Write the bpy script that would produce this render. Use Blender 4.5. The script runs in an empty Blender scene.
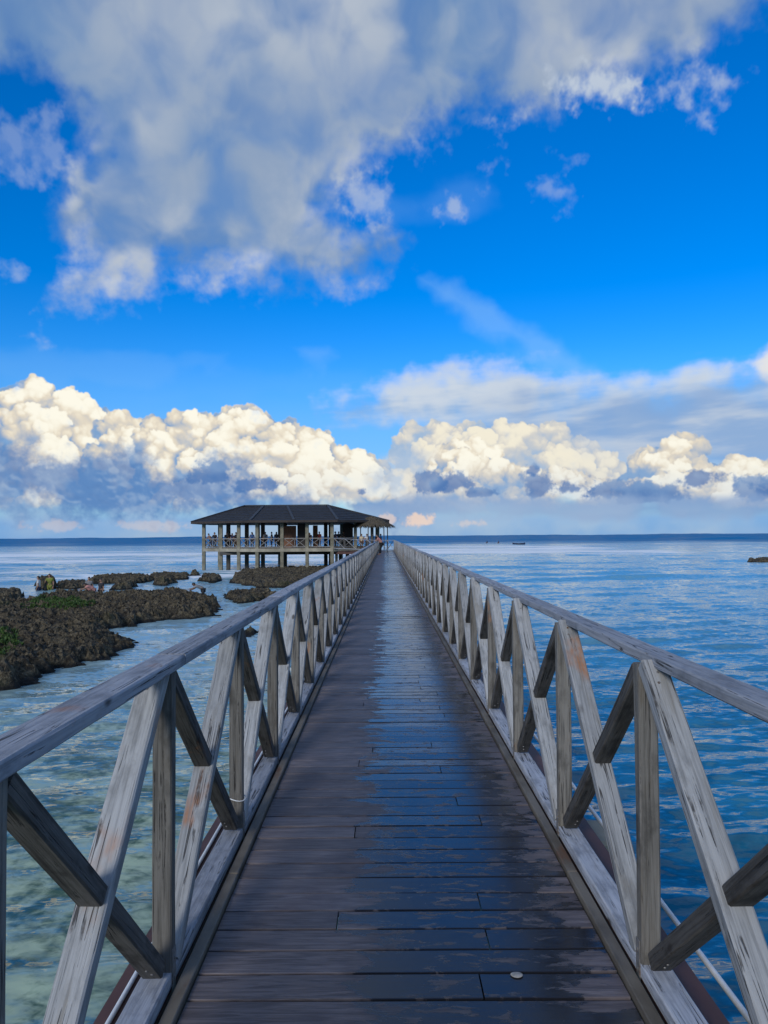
import numpy as np
def make_sky(seed=7):
    rng=np.random.default_rng(seed)
    W,H=1518,862
    AZ0,AZ1,EL0,EL1=-.66,.66,-.01,.74
    S=W/(AZ1-AZ0)
    az=(AZ0+(np.arange(W)+.5)/S)[None,:]; el=(EL0+(np.arange(H)+.5)/S)[:,None]   # row 0 = bottom
    PX=385.5+740*np.tan(az)+0*el; PY=536.5-740*np.tan(el)/np.cos(az)
    def tex(px,py):
        a=np.arctan((px-385.5)/740.); e=np.arctan((536.5-py)/740.*np.cos(a))
        return (a-AZ0)*S,(e-EL0)*S
    fy=np.fft.fftfreq(H)[:,None]; fx=np.fft.rfftfreq(W)[None,:]
    def fbm(beta=1.8,lo=1/400.,hi=.5,sx=1.,sy=1.,rot=0.):
        c,s=np.cos(rot),np.sin(rot)
        X=(fx*c+fy*s)*sx; Y=(-fx*s+fy*c)*sy
        f=np.sqrt(X*X+Y*Y)
        a=np.where((f>lo)&(f<hi),1/np.maximum(f,1e-4)**beta,0)
        n=np.fft.irfft2(np.fft.rfft2(rng.standard_normal((H,W)))*a,s=(H,W))
        return n/n.std()
    def blur(a,s):
        g=np.exp(-2*(np.pi*s)**2*(fx*fx+fy*fy))
        p=np.fft.irfft2(np.fft.rfft2(a)*g,s=(H,W)); return p
    def sm(x,a,b):
        t=np.clip((x-a)/(b-a),0,1); return t*t*(3-2*t)
    def lin(*c):
        c=np.array(c)/255.; return np.where(c<.04045,c/12.92,((c+.055)/1.055)**2.4)
    def samp(a,dx,dy):
        iy=np.clip((np.arange(H)[:,None]+dy),0,H-1.001); ix=np.clip((np.arange(W)[None,:]+dx),0,W-1.001)
        y0=iy.astype(int); x0=ix.astype(int); fy_=iy-y0; fx_=ix-x0
        return (a[y0,x0]*(1-fx_)+a[y0,x0+1]*fx_)*(1-fy_)+(a[y0+1,x0]*(1-fx_)+a[y0+1,x0+1]*fx_)*fy_
    col=np.zeros((H,W,3)); alpha=np.zeros((H,W))
    def over(c,a):
        nonlocal col,alpha
        a=np.clip(a,0,1); c=np.broadcast_to(c,(H,W,3))
        na=a+alpha*(1-a)
        col=np.where(na[...,None]>1e-5,(c*a[...,None]+col*(alpha*(1-a))[...,None])/np.maximum(na,1e-5)[...,None],col)
        alpha=na
    def mix(a,b,t): return a*(1-t[...,None])+b*t[...,None]
    def poly(pts,soft):
        # signed distance (px, positive inside) to a polygon in photo-plane coordinates
        pts=np.array(pts,float); d=np.full((H,W),1e9); ins=np.zeros((H,W),bool)
        for (x0,y0),(x1,y1) in zip(pts,np.roll(pts,-1,0)):
            ex,ey=x1-x0,y1-y0
            t=np.clip(((PX-x0)*ex+(PY-y0)*ey)/(ex*ex+ey*ey),0,1)
            d=np.minimum(d,np.hypot(PX-x0-t*ex,PY-y0-t*ey))
            c=((y0>PY)!=(y1>PY))&(PX<(x1-x0)*(PY-y0)/(y1-y0+1e-9)+x0); ins^=c
        return np.where(ins,d,-d)
    f1=fbm(2.4,1/500.); f2=fbm(2.15,1/160.,.3); f3=fbm(1.9,1/60.,.3); fs=fbm(2.2,1/400.,.3,sx=3.2,sy=.8,rot=.06); fd=fbm(2.2,1/400.,.3,sx=2.4,sy=.9,rot=-.55)
    w1=fbm(2.6,1/200.); w2=fbm(2.6,1/200.)
    f4=fbm(1.45,1/45.,.4)
    # --- low haze belt over the horizon
    hz=np.clip(1-(536.5-PY)/34.,0,1)
    over(mix(lin(112,160,216)+0*col,lin(165,186,212)+0*col,sm(fs+.4*f2,-1.2,1.4)),.92*sm(hz,0,.55))
    # general pale band behind the cumulus
    band=np.exp(-((PY-455)/62.)**2)
    over(lin(120,176,236),.62*band)
    fl=fbm(1.8,1/140.,.4,sx=4.5,sy=.8,rot=.05)
    # --- stretched grey-white sheet on the right
    d=poly([(318,412),(345,402),(395,388),(450,374),(520,371),(590,378),(680,376),(768,362),(900,340),(900,470),(640,470),(560,455),(470,440),(400,425),(350,425)],0)+f2*5+fs*5+f3*2+fl*4+6
    a=sm(d,-8,30)*np.clip(.80+.10*fs+.05*f2,0,.95)
    c=mix(lin(136,172,214)+0*col,lin(206,215,225)+0*col,sm(.6*fs+.55*fl+.4*f2+(420-PY)/90.,-1.1,1.7))
    c=mix(c,lin(232,228,220)+0*col,.8*sm(-d+26,0,22)*sm(f2+fs,-.5,2))
    over(c,a)
    d=poly([(735,362),(768,356),(900,340),(900,395),(768,385)],0)+f2*6+f3*2
    over(lin(236,232,226),.75*sm(d,-6,14))
    d=poly([(470,405),(600,400),(700,395),(900,380),(900,500),(420,500),(430,440)],0)+fs*6+f2*6
    over(mix(lin(132,166,212)+0*col,lin(178,194,216)+0*col,sm(fl+.5*fs,-1.2,1.5)),.80*sm(d,-10,26))
    # thin wisps
    for pts,op,ww in (([(420,275),(460,287),(520,322),(590,368),(612,380),(560,368),(500,335),(450,305)],.34,10),
                   ([(290,345),(330,343),(340,356),(310,362)],.22,8),([(-60,342),(120,352),(230,350),(225,360),(60,362),(-60,356)],.10,7),
                   ([(380,205),(470,175),(500,190),(420,215)],.10,12),([(-60,355),(360,375),(380,392),(-60,380)],.05,10)):
        d=poly(pts,0)+fs*7+f2*5
        over(lin(150,198,244),op*sm(d,-ww,ww*1.4))
    # --- cumulus
    def cumulus(profile,base,r0,light,shade,top,seed,baseshade=1.,L=(.22,.6,.77),lean=.5,amb=0.,dens=1.,fade=26,haze=1.):
        r=np.random.default_rng(seed)
        prof=np.array(profile,float)
        hf=np.full((H,W),-1e3)
        def splat(x,y,z,rad):
            x0,x1=int(max(0,x-rad)),int(min(W,x+rad+2)); y0,y1=int(max(0,y-rad)),int(min(H,y+rad+2))
            if x1<=x0 or y1<=y0: return
            q=rad*rad-((np.arange(x0,x1)[None,:]-x)**2+(np.arange(y0,y1)[:,None]-y)**2)
            v=np.where(q>0,z+np.sqrt(np.maximum(q,0)),-1e3)
            hf[y0:y1,x0:x1]=np.maximum(hf[y0:y1,x0:x1],v)
        def spawn(x,y,z,rad,lev):
            splat(x,y,z,rad)
            if lev==0 or rad<3: return
            n=int((11 if lev>1 else 8)*dens)
            for _ in range(n):
                t=r.uniform(-.35,np.pi+.35); ph=np.arccos(r.uniform(0,1))
                dx,dy,dz=np.sin(ph)*np.cos(t),np.sin(ph)*np.sin(t),np.cos(ph)
                rr=rad*r.uniform(.28,.55)
                spawn(x+dx*rad*.86,y+dy*rad*.86,z+dz*rad*.86,rr,lev-1)
        k=S/740.
        xs=prof[0,0]
        while xs<prof[-1,0]:
            yt=np.interp(xs,prof[:,0],prof[:,1])
            rr=r0*r.uniform(.65,1.15); yy=yt+rr*1.25; row=0
            while yy<base:
                cx,cy=tex(xs+r.uniform(-.4,.4)*r0,yy)
                spawn(cx,cy,(yy-yt)*lean*k+r.uniform(-.5,.5)*rr*k,rr*k,3)
                yy+=rr*r.uniform(.8,1.2); rr=r0*r.uniform(.7,1.25); row+=1
            xs+=r0*r.uniform(.55,.95)
        msk=(hf>-500).astype(float)
        wx,wy=w1*1.6+f3*1.1,w2*1.6+fbm(1.9,1/50.,.3)*1.1
        a=samp(blur(msk,.8),wx,wy)
        a=sm(a*(1+.10*f3),.16,.92)
        h=np.where(hf>-500,hf,0); 
        # fill outside with the local mean so the gradient does not spike at the silhouette
        ms=blur(msk,6); hb=blur(h*msk,6)/np.maximum(ms,1e-3); h=np.where(msk>.5,h,hb)
        N=0
        for s,wt in ((1.0,.28),(3.2,.48),(9.,.85),(22.,1.5)):
            g=blur(h,s); gy,gx=np.gradient(g); nn=np.stack([-gx,-gy,np.full_like(gx,.75)],-1)
            N=N+wt*nn/np.linalg.norm(nn,axis=-1,keepdims=True)
        N/=np.linalg.norm(N,axis=-1,keepdims=True)
        Lv=np.array(L)/np.linalg.norm(L)
        lit=N@Lv
        cav=h-blur(h,7); cav2=h-blur(h,20)
        lit=samp(lit+.011*cav+.011*cav2,wx,wy)-.16*sm(w2+.4*w1,-.3,1.8)
        yt=np.interp(PX,prof[:,0],prof[:,1])
        dn=np.clip((PY-yt)/(base-yt+1e-3),0,1.3)          # 0 at the top, 1 at the flat base
        v=sm(lit+.05*f2-.55*baseshade*sm(dn+.15*f2+.16*w1,.22,1.05)+amb-.16,.20,1.0)
        mid=.45*shade+.55*light*.93; c=mix(shade+0*col,mid+0*col,sm(v,0,.42)); c=mix(c,light+0*col,sm(v,.30,.78)); c=mix(c,top+0*col,sm(v,.62,1.))
        hz=sm(dn+.07*np.clip(f2,-1.5,1.5)+.05*w2,.72,1.15)*haze
        c=mix(c,lin(166,190,220)+0*col,.75*hz)
        over(c,a*sm(base+6-PY+5*f2,0,fade)*(1-.45*hz))
    cream=lin(232,220,198); white=lin(254,250,234); blue=lin(128,164,206); dblue=lin(92,134,186); pale=lin(176,196,218)
    # far pale billows right of the middle
    cumulus([(392,476),(400,446),(414,432),(436,423),(462,421),(490,427),(520,424),(548,419),(566,428),(584,446),(604,462),(626,470),(650,480)],505,21,lin(216,213,206),lin(160,186,216),lin(243,236,216),11,.7,amb=.03)
    cumulus([(432,474),(440,452),(452,441),(470,438),(486,444),(498,462),(506,474)],505,13,cream,blue,white,21,.6,amb=.05)
    d=poly([(560,424),(640,415),(720,405),(900,395),(900,470),(700,470),(600,470),(560,455)],0)+fs*5+f2*5
    over(mix(lin(150,178,214)+0*col,lin(192,204,220)+0*col,sm(fl+.5*fs,-1.2,1.5)),.55*sm(d,-6,20))
    cumulus([(628,470),(650,452),(668,448),(684,436),(697,440),(706,462),(730,468),(738,456),(750,466),(790,470),(830,452),(900,440)],512,13,cream,blue,white,12,.8)
    cumulus([(-140,400),(-60,392),(-8,398),(4,395),(15,384),(28,373),(40,380),(52,392),(66,390),(80,393),(96,405),(104,426)],520,19,cream,blue,white,13,.75,amb=.04)
    cumulus([(98,440),(106,416),(122,411),(140,416),(148,440)],520,11,cream,blue,white,14,.7,amb=.05)
    cumulus([(146,460),(158,418),(178,409),(205,412),(228,408),(240,404),(262,412),(290,420),(315,428),(330,445),(345,452),(360,449),(375,458),(392,470),(410,480),(440,478),(470,486)],520,16,cream,blue,white,15,.5,amb=.10)
    cumulus([(400,500),(420,478),(440,470),(450,450),(466,446),(482,458),(500,462),(540,476),(560,470),(590,478),(620,484),(660,478),(700,474),(740,480),(800,474),(900,470)],518,12,cream,blue,white,16,.75,amb=.05)
    # one belt of thin haze ties the bases together
    over(lin(158,184,216),(.34+.10*fs.clip(-1.5,1.5))*np.exp(-((PY-492)/24.)**2))
    over(mix(lin(176,196,220)+0*col,lin(226,222,212)+0*col,sm(f2+.5*f3,-.6,1.6)),.75*sm(poly([(372,462),(392,446),(410,440),(432,452),(440,500),(360,500)],0)+f2*5+f3*4,-4,14))
    # shadowed blue-grey masses in front of them
    d=poly([(-200,424),(0,424),(28,434),(60,446),(84,452),(110,444),(150,436),(158,456),(190,470),(225,452),(240,466),(262,478),(290,488),(330,494),(380,500),(430,506),(430,514),(-200,514)],0)+f2*6+f3*3.0+w1*4+f4*2.5
    c=mix(lin(84,130,188)+0*col,lin(136,166,204)+0*col,sm(.5*f1+.5*f2+.35*f3-.9*np.abs(f2)+(472-PY)/50.,-1.3,1.3))
    hb=9*fbm(2.3,1/120.)-6*np.abs(fbm(2.1,1/60.,.25)); gy,gx=np.gradient(blur(hb,1.6)); g=(gx*.4+gy*.9); g/=g.std()
    c=mix(c,lin(158,182,212)+0*col,.55*sm(g,.2,2.2)); c=mix(c,lin(74,116,174)+0*col,.4*sm(-g,.3,2.2))
    over(c,.84*sm(d,-9,20))
    def scud(x,y,rx,ry,s,shade=lin(74,118,178),light=lin(120,154,198)):
        # one dark ragged cumulus fragment
        q=1-np.sqrt(((PX-x)/rx)**2+((PY-y)/ry*np.where(PY>y,1.5,.95))**2)
        d=q+.13*f4+.10*f3+.20*f2+.10*w1
        over(mix(shade+0*col,light+0*col,sm((y-PY)/ry+.5*f2,.1,1.5)),.80*sm(d,-.05,.42))
    for a_ in ((430,482,17,15),(455,484,20,14),(480,494,22,6),(545,488,18,15),(575,490,24,17),(612,492,34,13),(650,497,40,11),(708,482,27,14),(756,494,26,16),(800,490,40,18),(535,471,7,8),(362,493,6,6),(210,474,26,13),(254,487,32,11)):
        scud(*a_,0)
    # flat grey-blue bases
    d=poly([(350,500),(440,497),(560,502),(700,498),(900,494),(900,524),(600,520),(440,516),(350,514)],0)+f2*3+fs*4
    over(mix(lin(118,154,202)+0*col,lin(150,174,208)+0*col,sm(fs+.3*f2,-1,1.4)),.8*sm(d,-4,9))
    # small warm clouds low on the horizon
    for x,y,rx,ry,o in ((424,522,20,9,.85),(470,524,22,5,.4),(155,524,40,6,.3),(60,524,30,6,.3),(385,520,9,6,.6)):
        q=1-np.hypot((PX-x)/rx,(PY-y)/ry)+.15*f4+.15*f3+.22*f2
        over(mix(lin(190,190,205)+0*col,lin(240,214,196)+0*col,sm(q,0,.8)),o*sm(q,0,.5))
    # --- the big grey cloud overhead
    d=poly([(-260,-300),(-260,40),(-60,60),(20,64),(52,92),(70,140),(52,190),(50,220),(72,240),(88,262),(62,286),(92,294),(130,276),(176,268),(240,276),(300,286),(340,280),(380,268),(398,252),(402,234),(384,220),(352,226),(338,206),(352,178),(372,150),(400,142),(418,124),(470,104),(520,98),(560,110),(590,74),(640,74),(700,52),(740,30),(780,-4),(980,-60),(980,-300)],0)
    wd=samp(f2,w1*9,w2*9); bil=np.abs(fbm(1.9,1/110.,1/6.))
    dd=d+8+wd*4.5+f3*3.6+f4*1.4+f1*2.5-bil*3+fl*2.5
    thick=np.clip(dd,0,90)
    def relief(h,sx,sy):
        gy,gx=np.gradient(h); g=gx*sx+gy*sy; return g/g.std()
    hb=20*fbm(2.7,1/300.)+6*samp(fbm(2.5,1/130.,.2),w1*8,w2*8)-5*blur(bil,1)+.35*blur(thick,5)
    edge=sm(70-dd,0,60)                                  # billows show at the rim, the deep middle stays veiled
    lit=(.35+.65*edge)*(.6*relief(blur(hb,6),.35,-.94)+(.10+.30*edge)*relief(blur(hb,2.5),.35,-.94))+.55*relief(blur(hb,18),.25,-.97)
    body=.40*f1+.35*wd+.30*fs
    c=mix(lin(112,146,188)+0*col,lin(154,170,192)+0*col,sm(body+.18*lit+(150-PY)/400.,-1.7,1.9))
    rim=sm(112-dd,4,100)*sm(PY,70,215)                    # the lower hem catches more light
    bright=np.exp(-((PX-330)/190.)**2-((PY-0)/66.)**2)*.8+.5*np.exp(-((PX-140)/40.)**2-((PY-118)/30.)**2)+.7*np.exp(-((PX-110)/70.)**2-((PY-220)/40.)**2)+.7*np.exp(-((PX-650)/100.)**2-((PY-40)/34.)**2)
    bright=np.clip(bright+.85*rim,0,1.2)
    c=mix(c,lin(190,198,208)+0*col,np.clip(bright*sm(.55*lit+.35*wd+.3*f1,-1.6,1.1),0,1)*.9)
    c=mix(c,lin(214,218,222)+0*col,np.clip(bright*sm(lit,.6,2.4),0,1)*.65)
    c=mix(c,lin(94,130,180)+0*col,.24*sm(-lit-.3*wd,.3,2.2))
    holes=np.exp(-((PX-45)/38.)**2-((PY-110)/36.)**2)*.8+np.exp(-((PX-10)/40.)**2-((PY-180)/30.)**2)*.5
    a=sm(dd-30*holes*(1+.5*wd),-14,42)*np.clip(.90+.06*wd+.03*lit,0,.97)
    over(c,a)
    # wispy fringe to its left and right
    for pts,op in (([(-80,95),(20,104),(60,112),(60,176),(20,170),(-80,165)],.30),([(560,70),(620,62),(660,80),(640,100),(600,104),(575,116),(566,92)],.95),
                   ([(640,80),(700,60),(752,62),(748,80),(712,112),(690,104),(720,84),(660,96)],.6),([(432,199),(448,194),(456,206),(440,213)],.55),
                   ([(492,168),(506,166),(508,174),(494,176)],.35),([(566,152),(580,150),(582,158),(568,160)],.28),([(-60,250),(14,250),(18,258),(-60,262)],.4),([(30,334),(48,335),(46,341),(32,340)],.35),([(420,140),(444,136),(446,150),(424,152)],.25),([(500,112),(520,110),(520,124),(506,130)],.4),([(530,180),(560,178),(575,190),(545,196)],.3),([(330,180),(370,168),(392,200),(372,226),(345,210)],.5)):
        d=poly(pts,0)+wd*6+f3*5+f4*1.6
        over(lin(190,202,218),op*sm(d,-9,20)*(.78+.2*f3.clip(-1,1)))
    return np.dstack([col,alpha]).astype(np.float32)
import bpy, bmesh, math, random
from mathutils import Vector, Matrix, Euler, noise
R=math.radians
scene=bpy.context.scene; COL=scene.collection
random.seed(4)
EYE=1.45; WATER=-2.05; F=740.

# ------------------------------------------------------------------ helpers
def wp(px,py,z=WATER):
    """world point of a photo pixel on the horizontal plane z (survey of the photograph)"""
    dx,dy=px-385.5,py-536.5; dx,dy=dx-.0068*dy,dy+.0068*dx
    Y=F*(EYE-z)/dy; return Vector((dx*Y/F,Y,z))
def tag(o,label=None,cat=None,group=None,kind=None):
    if label: o['label']=label
    if cat: o['category']=cat
    if group: o['group']=group
    if kind: o['kind']=kind
    return o
def link(o,parent=None):
    COL.objects.link(o)
    if parent: o.parent=parent
    return o
def empty(name,loc=(0,0,0),rz=0):
    o=bpy.data.objects.new(name,None); o.location=loc; o.rotation_euler=(0,0,rz); o.empty_display_size=.1
    return link(o)
def mesh_obj(name,bm,mat,parent=None,smooth=False,loc=None):
    me=bpy.data.meshes.new(name); bm.to_mesh(me); bm.free()
    if mat: me.materials.append(mat)
    if smooth: me.polygons.foreach_set('use_smooth',[True]*len(me.polygons))
    o=bpy.data.objects.new(name,me)
    if loc is not None: o.location=loc
    return link(o,parent)
def add_box(bm,x0,x1,y0,y1,z0,z1,M=None,bev=0):
    r=bmesh.ops.create_cube(bm,size=1)
    vs=r['verts']
    for v in vs:
        v.co=Vector(((x0+x1)/2+v.co.x*(x1-x0),(y0+y1)/2+v.co.y*(y1-y0),(z0+z1)/2+v.co.z*(z1-z0)))
    if bev:
        es={e for v in vs for e in v.link_edges}
        rr=bmesh.ops.bevel(bm,geom=list(es),offset=bev,segments=1,affect='EDGES')
        vs=list({v for f in rr['faces'] for v in f.verts}|{v for v in vs if v.is_valid})
    if M is not None:
        for v in vs: v.co=M@v.co
    return vs
def add_tube(bm,pts,rad,n=8,cap=True):
    pts=[Vector(p) for p in pts]; rings=[]
    for i,p in enumerate(pts):
        d=(pts[min(i+1,len(pts)-1)]-pts[max(i-1,0)]).normalized()
        a=d.cross(Vector((0,0,1)) if abs(d.z)<.9 else Vector((1,0,0))).normalized(); b=d.cross(a)
        r=rad[i] if isinstance(rad,(list,tuple)) else rad
        rings.append([bm.verts.new(p+a*r*math.cos(2*math.pi*k/n)+b*r*math.sin(2*math.pi*k/n)) for k in range(n)])
    for A,B in zip(rings,rings[1:]):
        for k in range(n): bm.faces.new((A[k],A[(k+1)%n],B[(k+1)%n],B[k]))
    if cap:
        bm.faces.new(rings[0][::-1]); bm.faces.new(rings[-1])
def frame(p,q,up=(1,0,0)):
    """matrix whose local Z runs from p to q, local X stays along `up`"""
    p,q=Vector(p),Vector(q); z=(q-p).normalized(); x=Vector(up); x=(x-z*x.dot(z)).normalized(); y=z.cross(x)
    M=Matrix((x,y,z)).transposed().to_4x4(); M.translation=p; return M

# ------------------------------------------------------------------ material nodes
class NT:
    def __init__(s,name,world=None):
        s.m=world or bpy.data.materials.new(name); s.m.use_nodes=True; s.t=s.m.node_tree; s.t.nodes.clear()
    def n(s,typ,_in=None,**kw):
        nd=s.t.nodes.new(typ)
        for k,v in kw.items(): setattr(nd,k,v)
        for k,v in (_in or {}).items():
            sk=nd.inputs[k]
            if isinstance(v,bpy.types.NodeSocket): s.t.links.new(v,sk)
            elif isinstance(v,bpy.types.Node): s.t.links.new(v.outputs[0],sk)
            else: sk.default_value=v
        return nd
    def math(s,op,a,b=0.,c=0.,clamp=False): return s.n('ShaderNodeMath',{0:a,1:b,2:c},operation=op,use_clamp=clamp).outputs[0]
    def vmul(s,v,k): return s.n('ShaderNodeVectorMath',{0:v,1:k},operation='MULTIPLY').outputs[0]
    def vadd(s,v,k): return s.n('ShaderNodeVectorMath',{0:v,1:k},operation='ADD').outputs[0]
    def noise(s,v,scale=1.,detail=4.,rough=.55,dist=0.):
        return s.n('ShaderNodeTexNoise',{'Vector':v,'Scale':scale,'Detail':detail,'Roughness':rough,'Distortion':dist}).outputs[0]
    def step(s,v,a,b,lo=0.,hi=1.): return s.n('ShaderNodeMapRange',{0:v,1:a,2:b,3:lo,4:hi},interpolation_type='SMOOTHSTEP').outputs[0]
    def lerp(s,v,a,b,lo=0.,hi=1.): return s.n('ShaderNodeMapRange',{0:v,1:a,2:b,3:lo,4:hi}).outputs[0]
    def mix(s,f,a,b,mode='MIX'):
        nd=s.t.nodes.new('ShaderNodeMix'); nd.data_type='RGBA'; nd.blend_type=mode
        for i,v in ((0,f),(6,a),(7,b)):
            if isinstance(v,bpy.types.NodeSocket): s.t.links.new(v,nd.inputs[i])
            else: nd.inputs[i].default_value=v if i==0 else (v if len(v)==4 else (*v,1))
        return nd.outputs[2]
    def out(s,color,rough=.6,bump=None,bstr=.5,bdist=.01,spec=.5,ior=None,metal=0.,normal=None):
        p=s.n('ShaderNodeBsdfPrincipled')
        def put(k,v):
            if isinstance(v,bpy.types.NodeSocket): s.t.links.new(v,p.inputs[k])
            else: p.inputs[k].default_value=(*v,1) if k=='Base Color' and len(v)==3 else v
        put('Base Color',color); put('Roughness',rough); put('Specular IOR Level',spec); put('Metallic',metal)
        if ior: put('IOR',ior)
        if bump is not None:
            b=s.n('ShaderNodeBump',{'Height':bump,'Strength':bstr,'Distance':bdist}); s.t.links.new(b.outputs[0],p.inputs['Normal'])
        if normal is not None: s.t.links.new(normal,p.inputs['Normal'])
        o=s.n('ShaderNodeOutputMaterial'); s.t.links.new(p.outputs[0],o.inputs[0]); return s.m

def wood(name,dark,light,rust=0.,wear=.5,axis=2):
    """weathered timber, grain along the member's own length (local axis)"""
    t=NT(name); co=t.n('ShaderNodeTexCoord').outputs['Object']; rnd=t.n('ShaderNodeObjectInfo').outputs['Random']
    off=t.n('ShaderNodeCombineXYZ',{0:t.math('MULTIPLY',rnd,37.),1:t.math('MULTIPLY',rnd,91.),2:t.math('MULTIPLY',rnd,53.)}).outputs[0]
    v=t.vadd(co,off)
    def st(a,l): return tuple(l if i==axis else a for i in range(3))
    grain=t.noise(t.vmul(v,st(95.,3.2)),1.,6.,.62,.6)
    wide=t.noise(t.vmul(v,st(22.,1.6)),1.,5.,.6,1.2)
    blot=t.noise(t.vmul(v,st(9.,4.5)),1.,5.,.65)
    c=t.mix(t.step(grain,.22,.66),dark,light)
    c=t.mix(t.step(wide,.42,.70,0.,.40),c,tuple(x*1.22 for x in light))
    c=t.mix(t.step(blot,.52,.30,0.,wear),c,tuple(x*.55 for x in dark))
    bl2=t.noise(t.vmul(t.vadd(v,(3.,8.,2.)),st(13.,3.)),1.,5.,.68,.8)
    c=t.mix(t.step(bl2,.52,.72,0.,.55),c,(light[0]*.62,light[1]*.55,light[2]*.45))
    c=t.mix(t.step(bl2,.44,.28,0.,.45),c,tuple(min(1,x*1.25) for x in light))
    crack=t.math('ABSOLUTE',t.math('SUBTRACT',t.noise(t.vmul(v,st(34.,1.1)),1.,3.,.5,.4),.5))
    cm=t.math('MULTIPLY',t.step(crack,.020,.004),t.step(blot,.47,.58))
    c=t.mix(t.math('MULTIPLY',cm,.85),c,(.018,.015,.013))
    kn=t.n('ShaderNodeTexVoronoi',{'Vector':t.vmul(v,st(7.,3.)),'Scale':1.},feature='F1').outputs[0]
    km=t.math('MULTIPLY',t.step(kn,.11,.04),.8); c=t.mix(km,c,(.03,.024,.02))
    if rust:
        rm=t.noise(t.vmul(t.vadd(v,(13.,4.,7.)),st(5.,2.6)),1.,4.,.6)
        pick=t.step(t.n('ShaderNodeTexWhiteNoise',{'Vector':off}).outputs[0],1-rust,1-rust+.15)
        c=t.mix(t.math('MULTIPLY',t.math('MULTIPLY',t.step(rm,.60,.74),pick),t.step(grain,.3,.6,.3,.9)),c,(.36,.13,.025))
    val=t.math('MULTIPLY_ADD',rnd,.42,.80)
    c=t.mix(1.,c,t.n('ShaderNodeCombineXYZ',{0:val,1:val,2:val}).outputs[0],'MULTIPLY')
    h=t.math('SUBTRACT',t.math('MULTIPLY_ADD',wide,.5,t.math('MULTIPLY',grain,.45)),t.math('MULTIPLY',cm,.7))
    return t.out(c,.78,h,.9,.005,spec=.3)

def plain(name,a,b,scale=6.,rough=.7,bump=.3,bdist=.01,rust=None,metal=0.,spec=.4,stretch=(1,1,1)):
    t=NT(name); co=t.vmul(t.n('ShaderNodeTexCoord').outputs['Object'],stretch)
    n1=t.noise(co,scale,6.,.62); n2=t.noise(co,scale*.23,4.,.6)
    c=t.mix(t.step(n1,.32,.68),a,b); c=t.mix(t.step(n2,.55,.30,0.,.5),c,tuple(x*.55 for x in a))
    if rust: c=t.mix(t.step(t.noise(t.vadd(co,(5,3,9)),scale*.6,5.,.65),.56,.70,0.,.85),c,rust)
    return t.out(c,rough,n1,bump,bdist,spec=spec,metal=metal)

M={}
M['wood_rail']=wood('weathered_wood',(.175,.19,.22),(.36,.375,.405),rust=.15,wear=.6)
M['wood_post']=wood('shaded_brown_wood',(.058,.054,.047),(.185,.175,.155),rust=.45,wear=.7)  # same timber as the braces, its faces' shade put into the colour
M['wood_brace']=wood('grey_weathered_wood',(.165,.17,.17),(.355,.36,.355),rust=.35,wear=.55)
M['wood_dark']=wood('shaded_dark_wood',(.022,.019,.016),(.10,.094,.086),rust=.35,wear=.8)  # short braces: the black of their shaded undersides is put into the colour
M['strip']=plain('edge_strip',(.085,.072,.055),(.17,.15,.12),9.,.6,.3,.003,rust=(.12,.055,.025),stretch=(1,.35,1))
M['fascia']=plain('red_brown_paint',(.075,.033,.026),(.12,.055,.042),5.,.6,.3,.004,rust=(.05,.03,.025),stretch=(1,.4,1))
M['steel']=plain('grey_steel',(.16,.155,.15),(.26,.25,.24),40.,.55,.3,.002,rust=(.14,.06,.02),metal=.3)
M['white_plastic']=plain('white_plastic',(.66,.68,.68),(.78,.79,.78),12.,.4,.1,.001)
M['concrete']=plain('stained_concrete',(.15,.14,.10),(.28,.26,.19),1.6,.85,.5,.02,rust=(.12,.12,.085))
M['shaded_concrete']=plain('shaded_concrete',(.06,.056,.05),(.10,.095,.085),1.6,.85,.5,.02)  # concrete with shade put into the colour, for inner pillars and undersides
M['slab']=plain('floor_slab',(.26,.235,.175),(.40,.365,.28),1.2,.85,.4,.02,rust=(.15,.12,.08))
M['roof']=plain('dark_shingles',(.008,.008,.010),(.026,.026,.029),2.6,.75,.7,.03,stretch=(1,1,6))
M['roof_edge']=plain('roof_edge_board',(.03,.022,.018),(.055,.042,.033),4.,.7)
M['ridge']=plain('ridge_cap',(.026,.026,.028),(.042,.042,.045),3.,.6)
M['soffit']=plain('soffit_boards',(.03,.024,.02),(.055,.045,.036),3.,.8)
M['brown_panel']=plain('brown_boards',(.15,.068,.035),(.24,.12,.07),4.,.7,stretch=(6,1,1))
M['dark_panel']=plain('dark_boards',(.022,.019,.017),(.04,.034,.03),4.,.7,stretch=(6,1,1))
M['pale_rail']=plain('pale_painted_wood',(.19,.185,.17),(.29,.28,.26),6.,.7)
M['thatch']=plain('dry_thatch',(.06,.046,.03),(.18,.145,.095),26.,.95,1.,.05,stretch=(1,1,.3))
M['shell']=plain('shell',(.30,.28,.24),(.44,.41,.36),60.,.5)

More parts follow.
